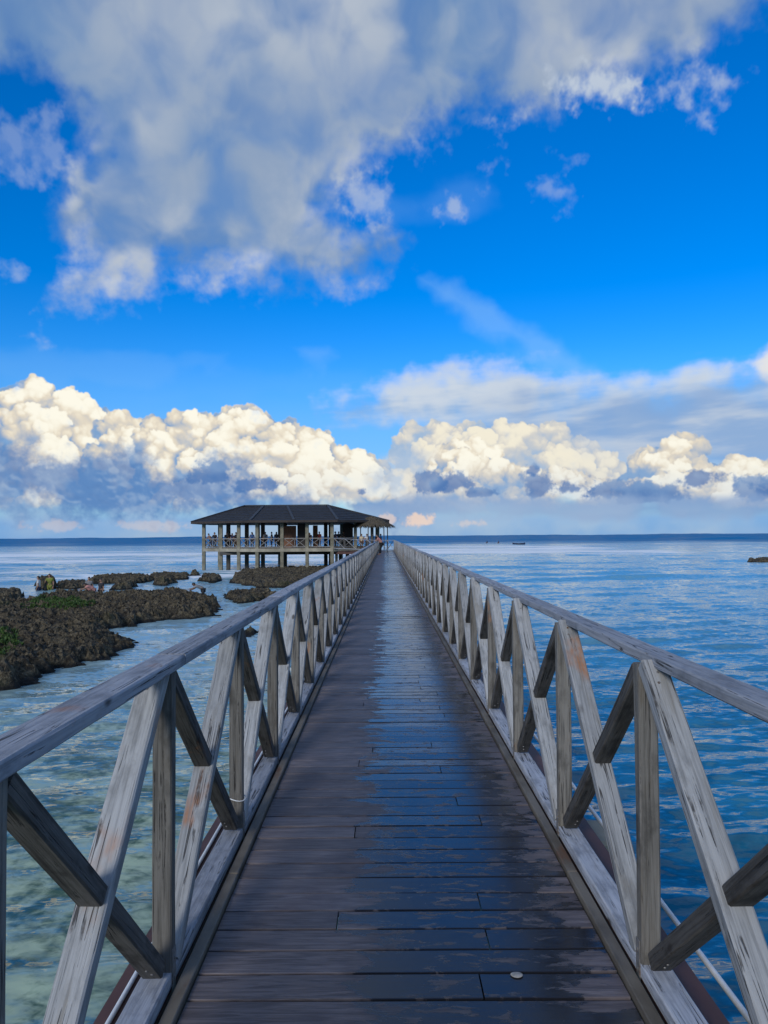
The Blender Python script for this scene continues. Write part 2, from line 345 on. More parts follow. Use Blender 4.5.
# planks
def deck_mat():
    t=NT('deck_boards'); co=t.n('ShaderNodeTexCoord').outputs['Object']
    pr=t.n('ShaderNodeAttribute',attribute_name='board').outputs['Fac']
    off=t.n('ShaderNodeCombineXYZ',{0:t.math('MULTIPLY',pr,41.),1:0.,2:t.math('MULTIPLY',pr,17.)}).outputs[0]
    v=t.vadd(co,off)
    grain=t.noise(t.vmul(v,(5.,70.,40.)),1.,6.,.6,1.0)
    blot=t.noise(t.vmul(co,(1.6,2.6,1.)),1.,6.,.62)
    dry=t.mix(t.step(grain,.3,.7),(.076,.064,.067),(.176,.152,.156))
    dry=t.mix(t.step(blot,.5,.32,0.,.5),dry,(.060,.047,.054))
    k=t.math('MULTIPLY_ADD',pr,.5,.75); dry=t.mix(1.,dry,t.n('ShaderNodeCombineXYZ',{0:k,1:k,2:k}).outputs[0],'MULTIPLY')
    sep=t.n('ShaderNodeSeparateXYZ',{0:co}); x,y=sep.outputs[0],sep.outputs[1]
    # puddled band: a little right of the middle, frayed along the boards, drying islands inside
    e1=t.noise(t.vmul(v,(3.2,7.5,1.)),1.,6.,.62,.7); e2=t.noise(t.vmul(co,(.0,.33,0.)),1.,3.,.5); e3=t.noise(t.vmul(v,(11.,34.,1.)),1.,5.,.6,.5)
    c=t.math('ADD',x,t.math('MULTIPLY_ADD',e2,.42,-.455))
    d=t.math('SUBTRACT',.385,t.math('ABSOLUTE',c))
    d=t.math('ADD',d,t.math('MULTIPLY_ADD',e1,.95,-.47)); 
    d=t.math('ADD',d,t.math('MULTIPLY_ADD',e3,.22,-.11))
    wet=t.math('MULTIPLY_ADD',t.step(d,-.014,.016),.75,t.step(d,-.03,.10,0.,.25))
    isl=t.math('MULTIPLY',t.step(e3,.545,.61),t.step(e1,.56,.46))
    spots=t.math('MULTIPLY',t.step(t.noise(t.vmul(co,(6.,26.,1.)),1.,5.,.6,.8),.66,.70),t.step(t.noise(t.vmul(co,(2.,1.2,1.)),1.,2.),.5,.6))
    wet=t.math('MAXIMUM',t.math('MULTIPLY',wet,t.math('SUBTRACT',1.,t.math('MULTIPLY',isl,.8))),spots)
    # dark damp margin
    damp=t.step(d,-.14,.0,0.,.30)
    fl=t.noise(t.vmul(co,(60.,60.,1.)),1.,4.,.7,2.)
    flm=t.math('MULTIPLY',t.step(fl,.68,.73),t.math('MULTIPLY',t.step(t.noise(t.vmul(co,(1.7,2.3,1.)),1.,3.),.56,.66),.7))
    col=t.mix(damp,dry,(.03,.024,.028)); col=t.mix(wet,col,(.018,.019,.024)); col=t.mix(flm,col,(.42,.41,.38))
    rough=t.lerp(wet,0.,1.,.50,.09)
    rough=t.math('ADD',rough,t.math('MULTIPLY',t.noise(t.vmul(v,(9.,30.,1.)),1.,4.,.6),t.lerp(wet,0.,1.,.1,.20)))
    h=t.math('MULTIPLY',grain,t.lerp(wet,0.,1.,1.,.26))
    spec=t.lerp(wet,0.,1.,.42,.58)
    return t.out(col,rough,h,.6,.0035,spec=spec)
M['deck']=deck_mat()

def water_mat():
    t=NT('sea_water'); geo=t.n('ShaderNodeNewGeometry').outputs['Position']
    sep=t.n('ShaderNodeSeparateXYZ',{0:geo}); x,y=sep.outputs[0],sep.outputs[1]
    dist=t.n('ShaderNodeVectorMath',{0:geo},operation='LENGTH').outputs['Value']
    def wv(sx,sy,rot,sc,det=3.,rg=.5,ds=0.,colour=False):
        mp=t.n('ShaderNodeMapping',{'Vector':geo,'Rotation':(0,0,rot),'Scale':(sx,sy,1.)})
        return t.n('ShaderNodeTexNoise',{'Vector':mp.outputs[0],'Scale':sc,'Detail':det,'Roughness':rg,'Distortion':ds}).outputs[1 if colour else 0]
    big=wv(.8,1.,.3,.045,3.)
    bed=wv(1.,1.,0.,.75,5.,.62,.8); bed2=wv(1.,1.,0.,2.6,4.,.6,.5)
    # wavelets: random slopes at four lengths, crests lying roughly across the view
    calm=t.step(wv(.5,1.,.1,.10,3.,.55),.36,.62,.55,1.15)
    gn=t.n('ShaderNodeNewGeometry').outputs['Normal']; sl=None
    for sx,sy,rot,sc,k,kx in ((.35,1.,-.12,1.3,.07,.5),(.36,1.,.12,4.2,.20,.5),(.42,1.,-.2,10.,.30,.6)):
        c=t.vadd(wv(sx,sy,rot,sc,2.,.5,.3,True),(-.5,-.5,-.5)); c=t.vmul(c,(k*kx*2.,k*2.,0.))
        sl=c if sl is None else t.vadd(sl,c)
    sl=t.n('ShaderNodeVectorMath',{0:sl,'Scale':calm},operation='SCALE').outputs[0]
    sl=t.n('ShaderNodeVectorMath',{0:sl,'Scale':t.math('MULTIPLY',t.step(dist,16.,5.,1.,1.7),t.step(x,3.,-2.,1.,1.35))},operation='SCALE').outputs[0]
    nrm=t.n('ShaderNodeVectorMath',{0:t.vadd(sl,gn)},operation='NORMALIZE').outputs[0]
    # depth: shallow reef flat to the left, deeper channel to the right, open sea beyond the surf
    bed3=wv(.6,1.,.2,8.,4.,.6,.8)
    sand=t.mix(t.step(t.math('ADD',t.math('MULTIPLY',bed,.45),t.math('ADD',t.math('MULTIPLY',bed2,.30),t.math('MULTIPLY',bed3,.25))),.42,.57),(.040,.095,.070),(.330,.430,.320))
    deep=t.mix(t.step(bed,.35,.7),(.006,.095,.165),(.026,.185,.290))
    s=t.math('ADD',t.math('MULTIPLY',x,-.32),t.math('MULTIPLY_ADD',big,2.6,-1.3))
    shallow=t.math('MULTIPLY',t.step(s,-.9,.9),t.step(y,85.,40.,.25,1.))
    teal=t.math('MULTIPLY',t.step(y,7.0,3.4),t.step(bed,.3,.6,.45,1.))
    col=t.mix(t.math('MULTIPLY',teal,.8),deep,(.050,.200,.195))
    far=t.step(dist,10.,26.)
    col=t.mix(shallow,col,t.mix(far,sand,t.mix(bed,(.10,.22,.27),(.36,.48,.49))))
    mid=t.math('MULTIPLY',t.step(dist,14.,60.),t.math('SUBTRACT',1.,shallow)); col=t.mix(mid,col,(.075,.26,.37))
    sea=t.step(t.math('ADD',y,t.math('MULTIPLY_ADD',wv(.06,1.,0.,.02,4.,.6),360.,-180.)),130.,420.)
    col=t.mix(sea,col,(.010,.105,.265))
    # surf on the reef edge
    f1=wv(.09,1.,.02,.060,5.,.62,.6); f2=wv(.14,1.,.0,.30,5.,.70,.4)
    zl=t.math('MULTIPLY',t.math('MULTIPLY',t.step(y,44.,70.),t.step(y,300.,170.)),t.step(x,3.,-9.))
    zr=t.math('MULTIPLY',t.step(y,95.,150.),t.step(y,330.,250.))
    pt=t.math('MULTIPLY',zr,t.math('MULTIPLY',t.step(x,0.,8.),t.step(x,85.,50.)))
    z=t.math('MAXIMUM',t.math('MAXIMUM',zl,t.math('MULTIPLY',zr,.60)),t.math('MULTIPLY',pt,1.02)); z=t.math('MAXIMUM',z,t.math('MULTIPLY',t.math('MULTIPLY',t.step(y,62.,78.),t.step(y,170.,110.)),t.math('MULTIPLY',t.step(x,1.,-5.),.98)))
    fm=t.math('ADD',t.math('MULTIPLY',f1,.42),t.math('MULTIPLY',f2,.58))
    fo_=t.step(y,110.,150.); fn=t.math('ADD',t.math('MULTIPLY',fm,.40),t.math('MULTIPLY',wv(.10,1.,.0,.020,4.,.7,.5),.60)); fm=t.math('ADD',t.math('MULTIPLY',fm,t.math('SUBTRACT',1.,fo_)),t.math('MULTIPLY',fn,fo_))
    fm=t.step(t.math('ADD',fm,t.math('MULTIPLY_ADD',z,.26,-.26)),.465,.55)
    fm=t.math('MULTIPLY',fm,t.step(z,.02,.3))
    sd=t.n('ShaderNodeBsdfPrincipled',{'Base Color':col,'Roughness':t.step(dist,40.,500.,.03,.12),'IOR':1.333,'Specular IOR Level':t.lerp(sea,0.,1.,.5,.22),'Normal':nrm})
    fo=t.n('ShaderNodeBsdfDiffuse',{'Color':(.84,.87,.88,1.)})
    # wind-roughened open water: sky light its small faces send back is put into this colour
    op=t.n('ShaderNodeBsdfDiffuse',{'Color':t.mix(sea,t.mix(shallow,(.30,.60,.76),(.40,.62,.70)),(.016,.165,.36))})
    sd=t.n('ShaderNodeMixShader',{0:t.math('MAXIMUM',t.math('MULTIPLY',sea,.86),t.math('MULTIPLY',t.step(dist,8.,34.),.20)),1:sd.outputs[0],2:op.outputs[0]})
    mx=t.n('ShaderNodeMixShader',{0:t.math('MULTIPLY',fm,.9),1:sd.outputs[0],2:fo.outputs[0]})
    o=t.n('ShaderNodeOutputMaterial',{0:mx.outputs[0]}); return t.m
M['water']=water_mat()

def rock_mat():
    t=NT('reef_rock'); co=t.n('ShaderNodeTexCoord').outputs['Object']
    n1=t.noise(co,4.2,8.,.78,.4); n2=t.noise(co,.7,5.,.6); n3=t.noise(co,11.,6.,.75)
    pz=t.n('ShaderNodeSeparateXYZ',{0:t.n('ShaderNodeNewGeometry').outputs['Position']}).outputs[2]
    c=t.mix(t.step(n1,.38,.66),(.018,.015,.010),(.175,.142,.085))
    c=t.mix(t.step(n3,.52,.70,0.,.75),c,(.34,.285,.19))
    c=t.mix(t.step(n2,.52,.36,0.,.55),c,(.020,.018,.016))
    c=t.mix(t.step(t.noise(co,.33,4.,.6),.60,.72,0.,.5),c,(.065,.075,.028))
    vo=t.n('ShaderNodeTexVoronoi',{'Vector':t.vadd(co,t.vmul(t.n('ShaderNodeTexNoise',{'Vector':co,'Scale':2.}).outputs[1],(.5,.5,.5))),'Scale':3.6,'Detail':2.,'Roughness':.6},feature='F1').outputs[0]
    c=t.mix(t.step(vo,.42,.16,0.,.85),c,(.008,.007,.006))  # shade inside the bumped pits, put into the colour
    c=t.mix(t.step(pz,WATER+.16,WATER+.04),c,(.012,.012,.010))         # wet tidal line
    return t.out(c,.85,t.math('ADD',t.math('MULTIPLY_ADD',vo,.9,n1),t.math('MULTIPLY',n3,.4)),1.,.14,spec=.3)
M['rock']=rock_mat()
M['weed']=plain('green_seaweed',(.022,.055,.008),(.060,.115,.016),8.,.7)

# ------------------------------------------------------------------ world
def build_world():
    w=bpy.data.worlds.new('World'); scene.world=w; t=NT('',w)
    co=t.n('ShaderNodeTexCoord').outputs['Generated']; sp=t.n('ShaderNodeSeparateXYZ',{0:co})
    x,y,z=sp.outputs
    az=t.math('ARCTAN2',x,y); el=t.math('ARCSINE',z)
    im=make_sky(); H,W,_=im.shape
    img=bpy.data.images.new('cloud_field',W,H,alpha=True,float_buffer=True); img.colorspace_settings.name='Non-Color' if False else 'Linear Rec.709'
    img.alpha_mode='CHANNEL_PACKED'
    img.pixels.foreach_set(im.ravel()); img.update(); img.pack()
    uv=t.n('ShaderNodeCombineXYZ',{0:t.lerp(az,-.66,.66),1:t.lerp(el,-.01,.74),2:0.})
    for nd in t.t.nodes:
        if nd.type=='MAP_RANGE': nd.clamp=False
    tx=t.n('ShaderNodeTexImage',{'Vector':uv.outputs[0]},image=img,extension='MIRROR',interpolation='Cubic')
    sky=t.n('ShaderNodeTexSky',sky_type='NISHITA',sun_disc=False,sun_elevation=R(SUN_EL),sun_rotation=R(SUN_ROT),air_density=1.,dust_density=.4,ozone_density=3.)
    hs=t.n('ShaderNodeHueSaturation',{'Hue':.5,'Saturation':SKY_SAT,'Value':SKY_VAL,'Color':sky.outputs[0]})
    base=t.mix(1.,hs.outputs[0],SKY_TINT,'MULTIPLY')
    k=CLOUD_GAIN/SKY_STR
    cl=t.mix(1.,tx.outputs[0],(k,k,k),'MULTIPLY')
    c=t.mix(tx.outputs[1],base,cl)
    low=t.step(z,-.03,-.005); c=t.mix(low,(.3/SKY_STR*.3,.3/SKY_STR*.4,.3/SKY_STR*.5),c)
    bg=t.n('ShaderNodeBackground',{'Color':c,'Strength':SKY_STR}); o=t.n('ShaderNodeOutputWorld',{0:bg.outputs[0]})
SUN_EL,SUN_ROT=24.,205.      # the sun stands low behind the viewer, veiled by cloud
SKY_STR=.10; SKY_SAT=1.5; SKY_VAL=1.5; SKY_TINT=(.55,.85,1.15); CLOUD_GAIN=1.
build_world()
sun=bpy.data.lights.new('sun','SUN'); sun.energy=2.1; sun.angle=R(14); sun.color=(1.,.95,.89)
so=link(bpy.data.objects.new('sun',sun)); 
a=R(SUN_ROT); d=Vector((math.sin(a)*math.cos(R(SUN_EL)),math.cos(a)*math.cos(R(SUN_EL)),math.sin(R(SUN_EL))))
so.rotation_euler=d.to_track_quat('Z','Y').to_euler(); so.location=d*60

# ------------------------------------------------------------------ sea
def build_sea():
    # polar sheet: fine cells where the waves can be told apart, coarse to the horizon and behind
    rad=[1.6]
    while rad[-1]<6000: rad.append(rad[-1]*1.0095)
    while rad[-1]<26000: rad.append(rad[-1]*1.3)
    rad=np.array(rad)
    fine=np.linspace(R(90-46),R(90+46),560); coarse=np.linspace(R(90+46),R(360+90-46),42)[1:-1]
    th=np.concatenate([fine,coarse]); nt,nr=len(th),len(rad)
    Rr,T=np.meshgrid(rad,th,indexing='ij'); X=Rr*np.cos(T); Y=Rr*np.sin(T)
    cell=np.maximum(Rr*.0095,Rr*R(92)/560); cell=np.where((T>R(90+46.1)),9e9,cell)
    rng=np.random.default_rng(12); Z=np.zeros_like(X); DX=np.zeros_like(X); DY=np.zeros_like(X)
    def smooth(v,a,b):
        t=np.clip((v-a)/(b-a),0,1); return t*t*(3-2*t)
    off=smooth(Rr,40,75)
    big=.5*np.sin(X*.011+1.)+.5*np.sin(Y*.023+X*.006)
    lagoon=1-.45*smooth(-X,-2,4)*(1-smooth(Y,45,62))
    for L in np.geomspace(.30,420.,130):
        k=2*np.pi/L; spread=.30 if L<3 else .22
        d=rng.normal(-np.pi/2+.12,spread); ph=rng.uniform(0,6.283)
        sl=.034 if L<.8 else (.041 if L<2.5 else (.025 if L<6 else (.014 if L<18 else .020)))          # slope of each component
        g=lagoon*(1 if L<2 else ((.45+.55*off) if L<9 else off if L<18 else smooth(Rr,5*L,11*L)))*np.clip((L/cell-2.2)/1.6,0,1)*(1+.35*big)
        q=k*(X*np.cos(d)+Y*np.sin(d))+ph
        # group the crests so they come and go along their length
        env=.55+.65*np.sin(.13*q/2+X*.9*k*.06+ph*3)**2
        amp=sl/k*g*env
        Z+=amp*np.sin(q); h=.8*amp*np.cos(q); DX+=h*np.cos(d); DY+=h*np.sin(d)
    V=np.stack([X+DX,Y+DY,Z],-1).reshape(-1,3)
    i=np.arange(nr-1)[:,None]; j=np.arange(nt)[None,:]; j2=(j+1)%nt
    Fq=np.stack([i*nt+j,(i+1)*nt+j,(i+1)*nt+j2,i*nt+j2],-1).reshape(-1,4)
    me=bpy.data.meshes.new('water'); nv,nf=len(V)+1,len(Fq)+nt
    me.vertices.add(nv); me.vertices.foreach_set('co',np.vstack([V,[[0,0,0]]]).ravel())
    tri=np.stack([np.full(nt,nv-1),np.arange(nt),(np.arange(nt)+1)%nt],-1)
    me.loops.add(len(Fq)*4+nt*3); me.loops.foreach_set('vertex_index',np.concatenate([Fq.ravel(),tri.ravel()]).astype(np.int32))
    me.polygons.add(nf); me.polygons.foreach_set('loop_start',np.concatenate([np.arange(len(Fq))*4,len(Fq)*4+np.arange(nt)*3]).astype(np.int32))
    me.polygons.foreach_set('use_smooth',[True]*nf); me.update(calc_edges=True); me.validate(); me.materials.append(M['water'])
    o=link(bpy.data.objects.new('water',me)); o.location=(0,0,WATER); o['kind']='structure'
build_sea()

# ------------------------------------------------------------------ boardwalk
CX=.063; END=75.6
bw=tag(empty('boardwalk',(CX,0,0)),'long straight boardwalk of wet brown planks running out over the sea to the pavilion','boardwalk')
def build_deck():
    bm=bmesh.new(); lay=bm.faces.layers.float.new('board'); rng=random.Random(2)
    y=-4.; p=.1384; half=.695
    def plank(x0,x1,y0,y1,z=0.):
        # top and sides of one board, edges eased
        e=.002; r=rng.random()
        tw=rng.gauss(0,.0007); prof=[(y0,-.03),(y0,-e-tw),(y0+e,-tw),(y1-e,tw),(y1,tw-e),(y1,-.03)]
        j=z+rng.uniform(-.0012,.0012); tl=rng.uniform(-.002,.002)
        A=[bm.verts.new((x0,a,b+j)) for a,b in prof]; B=[bm.verts.new((x1,a,b+j+tl)) for a,b in prof]
        for k in range(5):
            f=bm.faces.new((A[k],B[k],B[k+1],A[k+1])); f[lay]=r
        f=bm.faces.new(A[::-1]); f[lay]=r; f=bm.faces.new(B); f[lay]=r
    k=0
    while y<END+1.5:
        j=(-.17 if k%2 else .32)+rng.uniform(-.1,.1)
        if rng.random()<.5: j=None
        if j is None: plank(-half,half,y+.0052,y+p-.0052)
        else: plank(-half,j-.0025,y+.0052,y+p-.0052); plank(j+.0025,half,y+.0052,y+p-.0052)
        y+=p; k+=1
    bmesh.ops.recalc_face_normals(bm,faces=bm.faces)
    mesh_obj('deck_boards',bm,M['deck'],bw)
    # joists under the boards and the two steel side beams
    bm=bmesh.new()
    for x in (-.45,0,.45): add_box(bm,x-.04,x+.04,-4,END+1.4,-.20,-.035)
    y=-3.5
    while y<END+1: add_box(bm,-.69,.69,y-.04,y+.04,-.19,-.04); y+=1.2
    mesh_obj('joists',bm,M['shaded_concrete'],bw)['kind']='stuff' if False else 'thing'
    for s in (-1,1):
        bm=bmesh.new(); y=-4.
        while y<END+1.3:
            L=min(2.4,END+1.35-y); add_box(bm,s*.723-.021,s*.723+.021,y,y+L-.004,-.012,.021+rng.uniform(-.0015,.0015),bev=.003); y+=2.4
        mesh_obj('edge_strip',bm,M['strip'],bw)
        bm=bmesh.new(); x=s*.895
        add_box(bm,x-.06,x+.06,-4,END+1.5,-.026,-.012); add_box(bm,x-.012,x+.012,-4,END+1.5,-.24,-.026)
        add_box(bm,x-.06,x+.06,-4,END+1.5,-.254,-.24); add_box(bm,s*.785-.02,s*.785+.02,-4,END+1.5,-.2,-.013)
        mesh_obj('fascia_beam',bm,M['fascia'],bw)
    # paired piles with caps every 4.6 m
    pile=cap=None; y=-.25
    while y<END+1:
        for s in (-1,1):
            if pile is None:
                bm=bmesh.new(); add_tube(bm,[(0,0,-3.2),(0,0,-.6)],.16,14); pile=mesh_obj('pile',bm,M['concrete'],bw,True)
                o=pile
            else: o=link(pile.copy(),bw)
            o.location=(s*.75,y,0)
        if cap is None:
            bm=bmesh.new(); add_box(bm,-.92,1.30,-.17,.17,-.62,-.262,bev=.02); cap=mesh_obj('pile_cap',bm,M['slab'],bw); o=cap
        else: o=link(cap.copy(),bw)
        o.location=(0,y,0); y+=4.6
build_deck()

# ------------------------------------------------------------------ railings
def member_mesh(name,L,wx,wy,mat,seed,bev=.005):
    """one sawn timber, local Z = its length, worn arrises and a slight bow"""
    rng=random.Random(seed); bm=bmesh.new()
    n=max(4,int(L/.12)); hx,hy=wx/2,wy/2; b=bev
    base=[(-hx+b,-hy),(hx-b,-hy),(hx,-hy+b),(hx,hy-b),(hx-b,hy),(-hx+b,hy),(-hx,hy-b),(-hx,-hy+b)]
    rings=[]
    sx,sy=rng.uniform(-.003,.003),rng.uniform(-.003,.003)
    for i in range(n+1):
        t=i/n; bow=math.sin(math.pi*t)
        rings.append([bm.verts.new((x*(1+rng.uniform(-.018,.018))+sx*bow,y*(1+rng.uniform(-.018,.018))+sy*bow,t*L)) for x,y in base])
    for A,B in zip(rings,rings[1:]):
        for k in range(8): bm.faces.new((A[k],A[(k+1)%8],B[(k+1)%8],B[k]))
    bm.faces.new(rings[0][::-1]); bm.faces.new(rings[-1])
    if 'brace' in name:
        for z in (.05,.085,L-.05,L-.09):
            for sy_ in (-1,1):
                r=bmesh.ops.create_cone(bm,cap_ends=True,segments=8,radius1=.0052,radius2=.004,depth=.004)
                cx_=rng.uniform(-.014,.014); Mx=Matrix.Translation((cx_,sy_*(hy+.0005),z))@Matrix.Rotation(-sy_*math.pi/2,4,'X')
                for v in r['verts']:
                    v.co=Mx@v.co
                    for f in v.link_faces: f.material_index=1
    me=bpy.data.meshes.new(name); bm.to_mesh(me); bm.free(); me.materials.append(mat)
    if 'brace' in name: me.materials.append(M['steel'])
    return me
MESH={}
def member(name,p,q,wx,wy,mat,parent,var=4,rng=random):
    L=(Vector(q)-Vector(p)).length; v=rng.randrange(var); key=(name,mat.name,round(L,2),wx,wy,v)
    if key not in MESH: MESH[key]=member_mesh(name,L,wx,wy,mat,hash(key)%9999 if False else len(MESH)*7+3)
    o=bpy.data.objects.new(name,MESH[key]); o.matrix_local=frame(p,q); return link(o,parent)
plate_me=None
def build_railing(side,label):
    global plate_me
    rng=random.Random(5+side)
    root=tag(empty('railing',(0,0,0)),label,'railing','wooden railings of the boardwalk')
    if side<0: ys=[-.95,.2,1.365,2.453,3.635,4.79,5.98]; px,hx0,hx1,bx=-.732,-.772,-.672,-.746
    else: ys=[-1.2,.1,1.31,2.48,3.63,4.86,6.06]; px,hx0,hx1,bx=.856,.856,.946,.869
    root.location=(px,0,0); hx=(hx0+hx1)/2-px
    while ys[-1]<END-1.0: ys.append(ys[-1]+1.195+rng.uniform(-.03,.03))
    H0,H1=.05,1.022
    # handrail boards and sill boards, butted over the posts
    j=0
    while j<len(ys)-1:
        k=min(j+rng.choice((2,3,3)),len(ys)-1)
        a=ys[j]+(-.1 if j==0 else .03); b=ys[k]+(.03 if k<len(ys)-1 else .1)
        dz=rng.uniform(-.004,.004); dx=rng.uniform(-.004,.004)
        member('handrail',(hx+dx,a+.002,H1+.019+dz),(hx+rng.uniform(-.004,.004),b-.002,H1+.019+rng.uniform(-.004,.004)),hx1-hx0,.038,M['wood_rail'],root,1,rng)
        member('sill',(bx-px,a+.002,.025),(bx-px,b-.002,.025),.093,.05,M['wood_rail'],root,1,rng)
        j=k
    if plate_me is None:
        bm=bmesh.new(); add_box(bm,-.002,.002,-.016,.016,-.02,.115)
        for z in (.02,.085): add_box(bm,-.005,.005,-.005,.005,z-.005,z+.005)
        plate_me=bpy.data.meshes.new('corner_plate'); bm.to_mesh(plate_me); bm.free(); plate_me.materials.append(M['steel'])
    for i,y in enumerate(ys):
        lean=rng.uniform(-.004,.004)
        p=member('post',(0,y,H0),(lean,y+rng.uniform(-.006,.006),H1),.064,.05,M['wood_post'],root,5,rng)
        pl=link(bpy.data.objects.new('corner_plate',plate_me),p); pl.matrix_local=Matrix.Translation((-side*.0345,rng.uniform(-.006,.006),-.045))
        if i==0: continue
        a,b=ys[i-1]+.025,y-.025
        w=rng.uniform(-.002,.002)
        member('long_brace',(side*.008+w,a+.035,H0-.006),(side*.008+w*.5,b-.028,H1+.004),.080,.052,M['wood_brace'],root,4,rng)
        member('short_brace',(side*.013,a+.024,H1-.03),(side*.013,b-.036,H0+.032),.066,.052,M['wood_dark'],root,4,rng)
    return root
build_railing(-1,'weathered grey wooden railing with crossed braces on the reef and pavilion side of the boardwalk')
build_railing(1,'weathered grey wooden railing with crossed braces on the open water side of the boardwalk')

# lines and pipes beside the deck
bm=bmesh.new(); add_tube(bm,[(1.185,-4+i*2,-.155-.012*math.sin(i*1.3)) for i in range(38)],.0115,8)
tag(mesh_obj('pipe',bm,M['white_plastic'],None,True),'thin white plastic pipe running over the water outside the right railing','pipe')
bm=bmesh.new(); add_tube(bm,[(-.842,-4+i*2,-.002) for i in range(38)],.008,8)
tag(mesh_obj('pipe',bm,M['white_plastic'],None,True),'thin white plastic pipe lying on the red-brown beam outside the left railing','pipe')
bm=bmesh.new(); rng=random.Random(3)
add_tube(bm,[(.925+.028*math.sin(.16*i*5.2+.6)+.006*math.sin(i*.9),-1+.16*i,-.002) for i in range(120)],.005,6)
tag(mesh_obj('cable',bm,M['white_plastic'],None,True),'white cable looping along the beam below the right railing','cable')
bm=bmesh.new(); add_tube(bm,[(-.732+.043*math.cos(t*.4),3.635+.036*math.sin(t*.4),.185+.006*math.sin(t*.8)) for t in range(17)],.0028,5)
tag(mesh_obj('wire_tie',bm,M['white_plastic'],None,True),'loop of white wire tied low around a left railing post','wire')
bm=bmesh.new(); bmesh.ops.create_uvsphere(bm,u_segments=14,v_segments=8,radius=1)
for v in bm.verts: v.co=Vector((v.co.x*.021*(1+.15*v.co.y),v.co.y*.017,max(v.co.z,-.2)*.003))
p=wp(514,967,0.); tag(mesh_obj('shell',bm,M['shell'],None,True,(p.x,p.y,.003)),'small pale shell fragment lying on the wet planks','shell')

# ------------------------------------------------------------------ reef
def build_rock(name,pts,hgt,cell,label,group,seed=1,rough=1.,flat=.5,holes=()):
    pts=[Vector((p.x,p.y)) for p in pts]
    x0,x1=min(p.x for p in pts)-.6,max(p.x for p in pts)+.6; y0,y1=min(p.y for p in pts)-.6,max(p.y for p in pts)+.6
    nx,ny=int((x1-x0)/cell)+2,int((y1-y0)/cell)+2
    X=x0+np.arange(nx)[None,:]*cell+np.zeros((ny,1)); Y=y0+np.arange(ny)[:,None]*cell+np.zeros((1,nx))
    rg=np.random.default_rng(seed)
    D=np.full(X.shape,1e9); ins=np.zeros(X.shape,bool)
    for a,b in zip(pts,pts[1:]+pts[:1]):
        e=b-a; t=np.clip(((X-a.x)*e.x+(Y-a.y)*e.y)/max(e.length_squared,1e-9),0,1)
        D=np.minimum(D,np.hypot(X-a.x-t*e.x,Y-a.y-t*e.y))
        if a.y!=b.y: ins^=((a.y>Y)!=(b.y>Y))&(X<(b.x-a.x)*(Y-a.y)/(b.y-a.y)+a.x)
    D=np.where(ins,D,-D)
    o=Vector((seed*17.3,seed*5.1,0)); H=np.zeros(X.shape); DX=np.zeros(X.shape); DY=np.zeros(X.shape)
    ww=min(.45,hgt*.7) if hgt<.45 or cell>.1 else .95
    for j in range(ny):
        for i in range(nx):
            d=D[j,i]
            if d<-.55: H[j,i]=-9; continue
            p=Vector((X[j,i],Y[j,i],0))+o
            big=noise.fractal(p*.55,1.,2.,3); r=1-abs(noise.noise(p*1.9)); r2=1-abs(noise.noise(p*4.7+o)); r3=noise.noise(p*9.)
            dd=d+(.42*big+.34*noise.noise(p*2.1)+.16*noise.noise(p*5.7))*min(1.,hgt*2.4)
            e=max(0.,min(1.,dd/ww+.12)); e=e*e*(3-2*e)
            r4=1-abs(noise.noise(p*8.3-o)); h=hgt*e*(flat+(1-flat)*(.45*r*r+.25*r2+.6*big))+rough*e*(.20*(r*r-.5)+.19*(r2*r2-.5)+.13*(r4*r4-.5)+.07*r3)
            H[j,i]=h-.10+(.0 if dd>-.1 else (dd+.1)*1.2)
            DX[j,i]=.12*noise.noise(p*3.+Vector((9,0,0))); DY[j,i]=.12*noise.noise(p*3.+Vector((0,7,3)))
    bm=bmesh.new(); V={}
    for j in range(ny-1):
        for i in range(nx-1):
            q=((j,i),(j,i+1),(j+1,i+1),(j+1,i))
            if max(H[a] for a in q)<-.16: continue
            vs=[]
            for a in q:
                if a not in V: V[a]=bm.verts.new((X[a]+DX[a]*rough,Y[a]+DY[a]*rough,max(H[a],-.45)))
                vs.append(V[a])
            bm.faces.new(vs)
    # close the underside so that the rock is solid
    be=[e for e in bm.edges if len(e.link_faces)==1]
    r=bmesh.ops.extrude_edge_only(bm,edges=be)
    for v in [g for g in r['geom'] if isinstance(g,bmesh.types.BMVert)]: v.co.z=-.9
    c=sum(pts,Vector((0,0)))/len(pts)
    for v in bm.verts: v.co.x-=c.x; v.co.y-=c.y
    ob=mesh_obj(name,bm,M['rock'],loc=(c.x,c.y,WATER)); tag(ob,label,'rock',group)
    return ob,(X,Y,H)
G='rocks of the reef'
main_pts=[(-60,700),(0,690),(19,687),(40,682),(53,674),(72,668),(94,669),(109,660),(125,651),(147,647),(131,640),(106,634),(105,629),(140,624.5),(169,621),(203,620),(212,616),(224,610),(222,603),(205,600),(187,594),(160,595),(120,597),(60,597),(40,600),(22,606),(0,608),(-60,610)]
reef,field=build_rock('reef_rock',[wp(*p) for p in main_pts],.46,.095,'broad low dark reef rock with green weed beside the left railing',G,3,1.15,.5)
def px_rock(pts,h,cell,label,seed,rough=1.,flat=.72): return build_rock('reef_rock',[wp(*p) for p in pts],h,cell,label,G,seed,rough,flat)
px_rock([(-40,603),(0,602),(16,601),(23,599),(22,596),(0,596),(-40,596)],.5,.13,'dark rock cut off by the left edge of the picture, behind the reef',5)
px_rock([(88,585),(100,584),(120,584),(140,583),(151,581.5),(150,579),(130,578),(95,579)],.42,.14,'long dark rock ridge at the back of the reef pool',6)
px_rock([(58,589),(75,590),(88,588),(88,584),(70,584),(58,585.5)],.36,.12,'low dark rock just left of the long rock ridge',7)
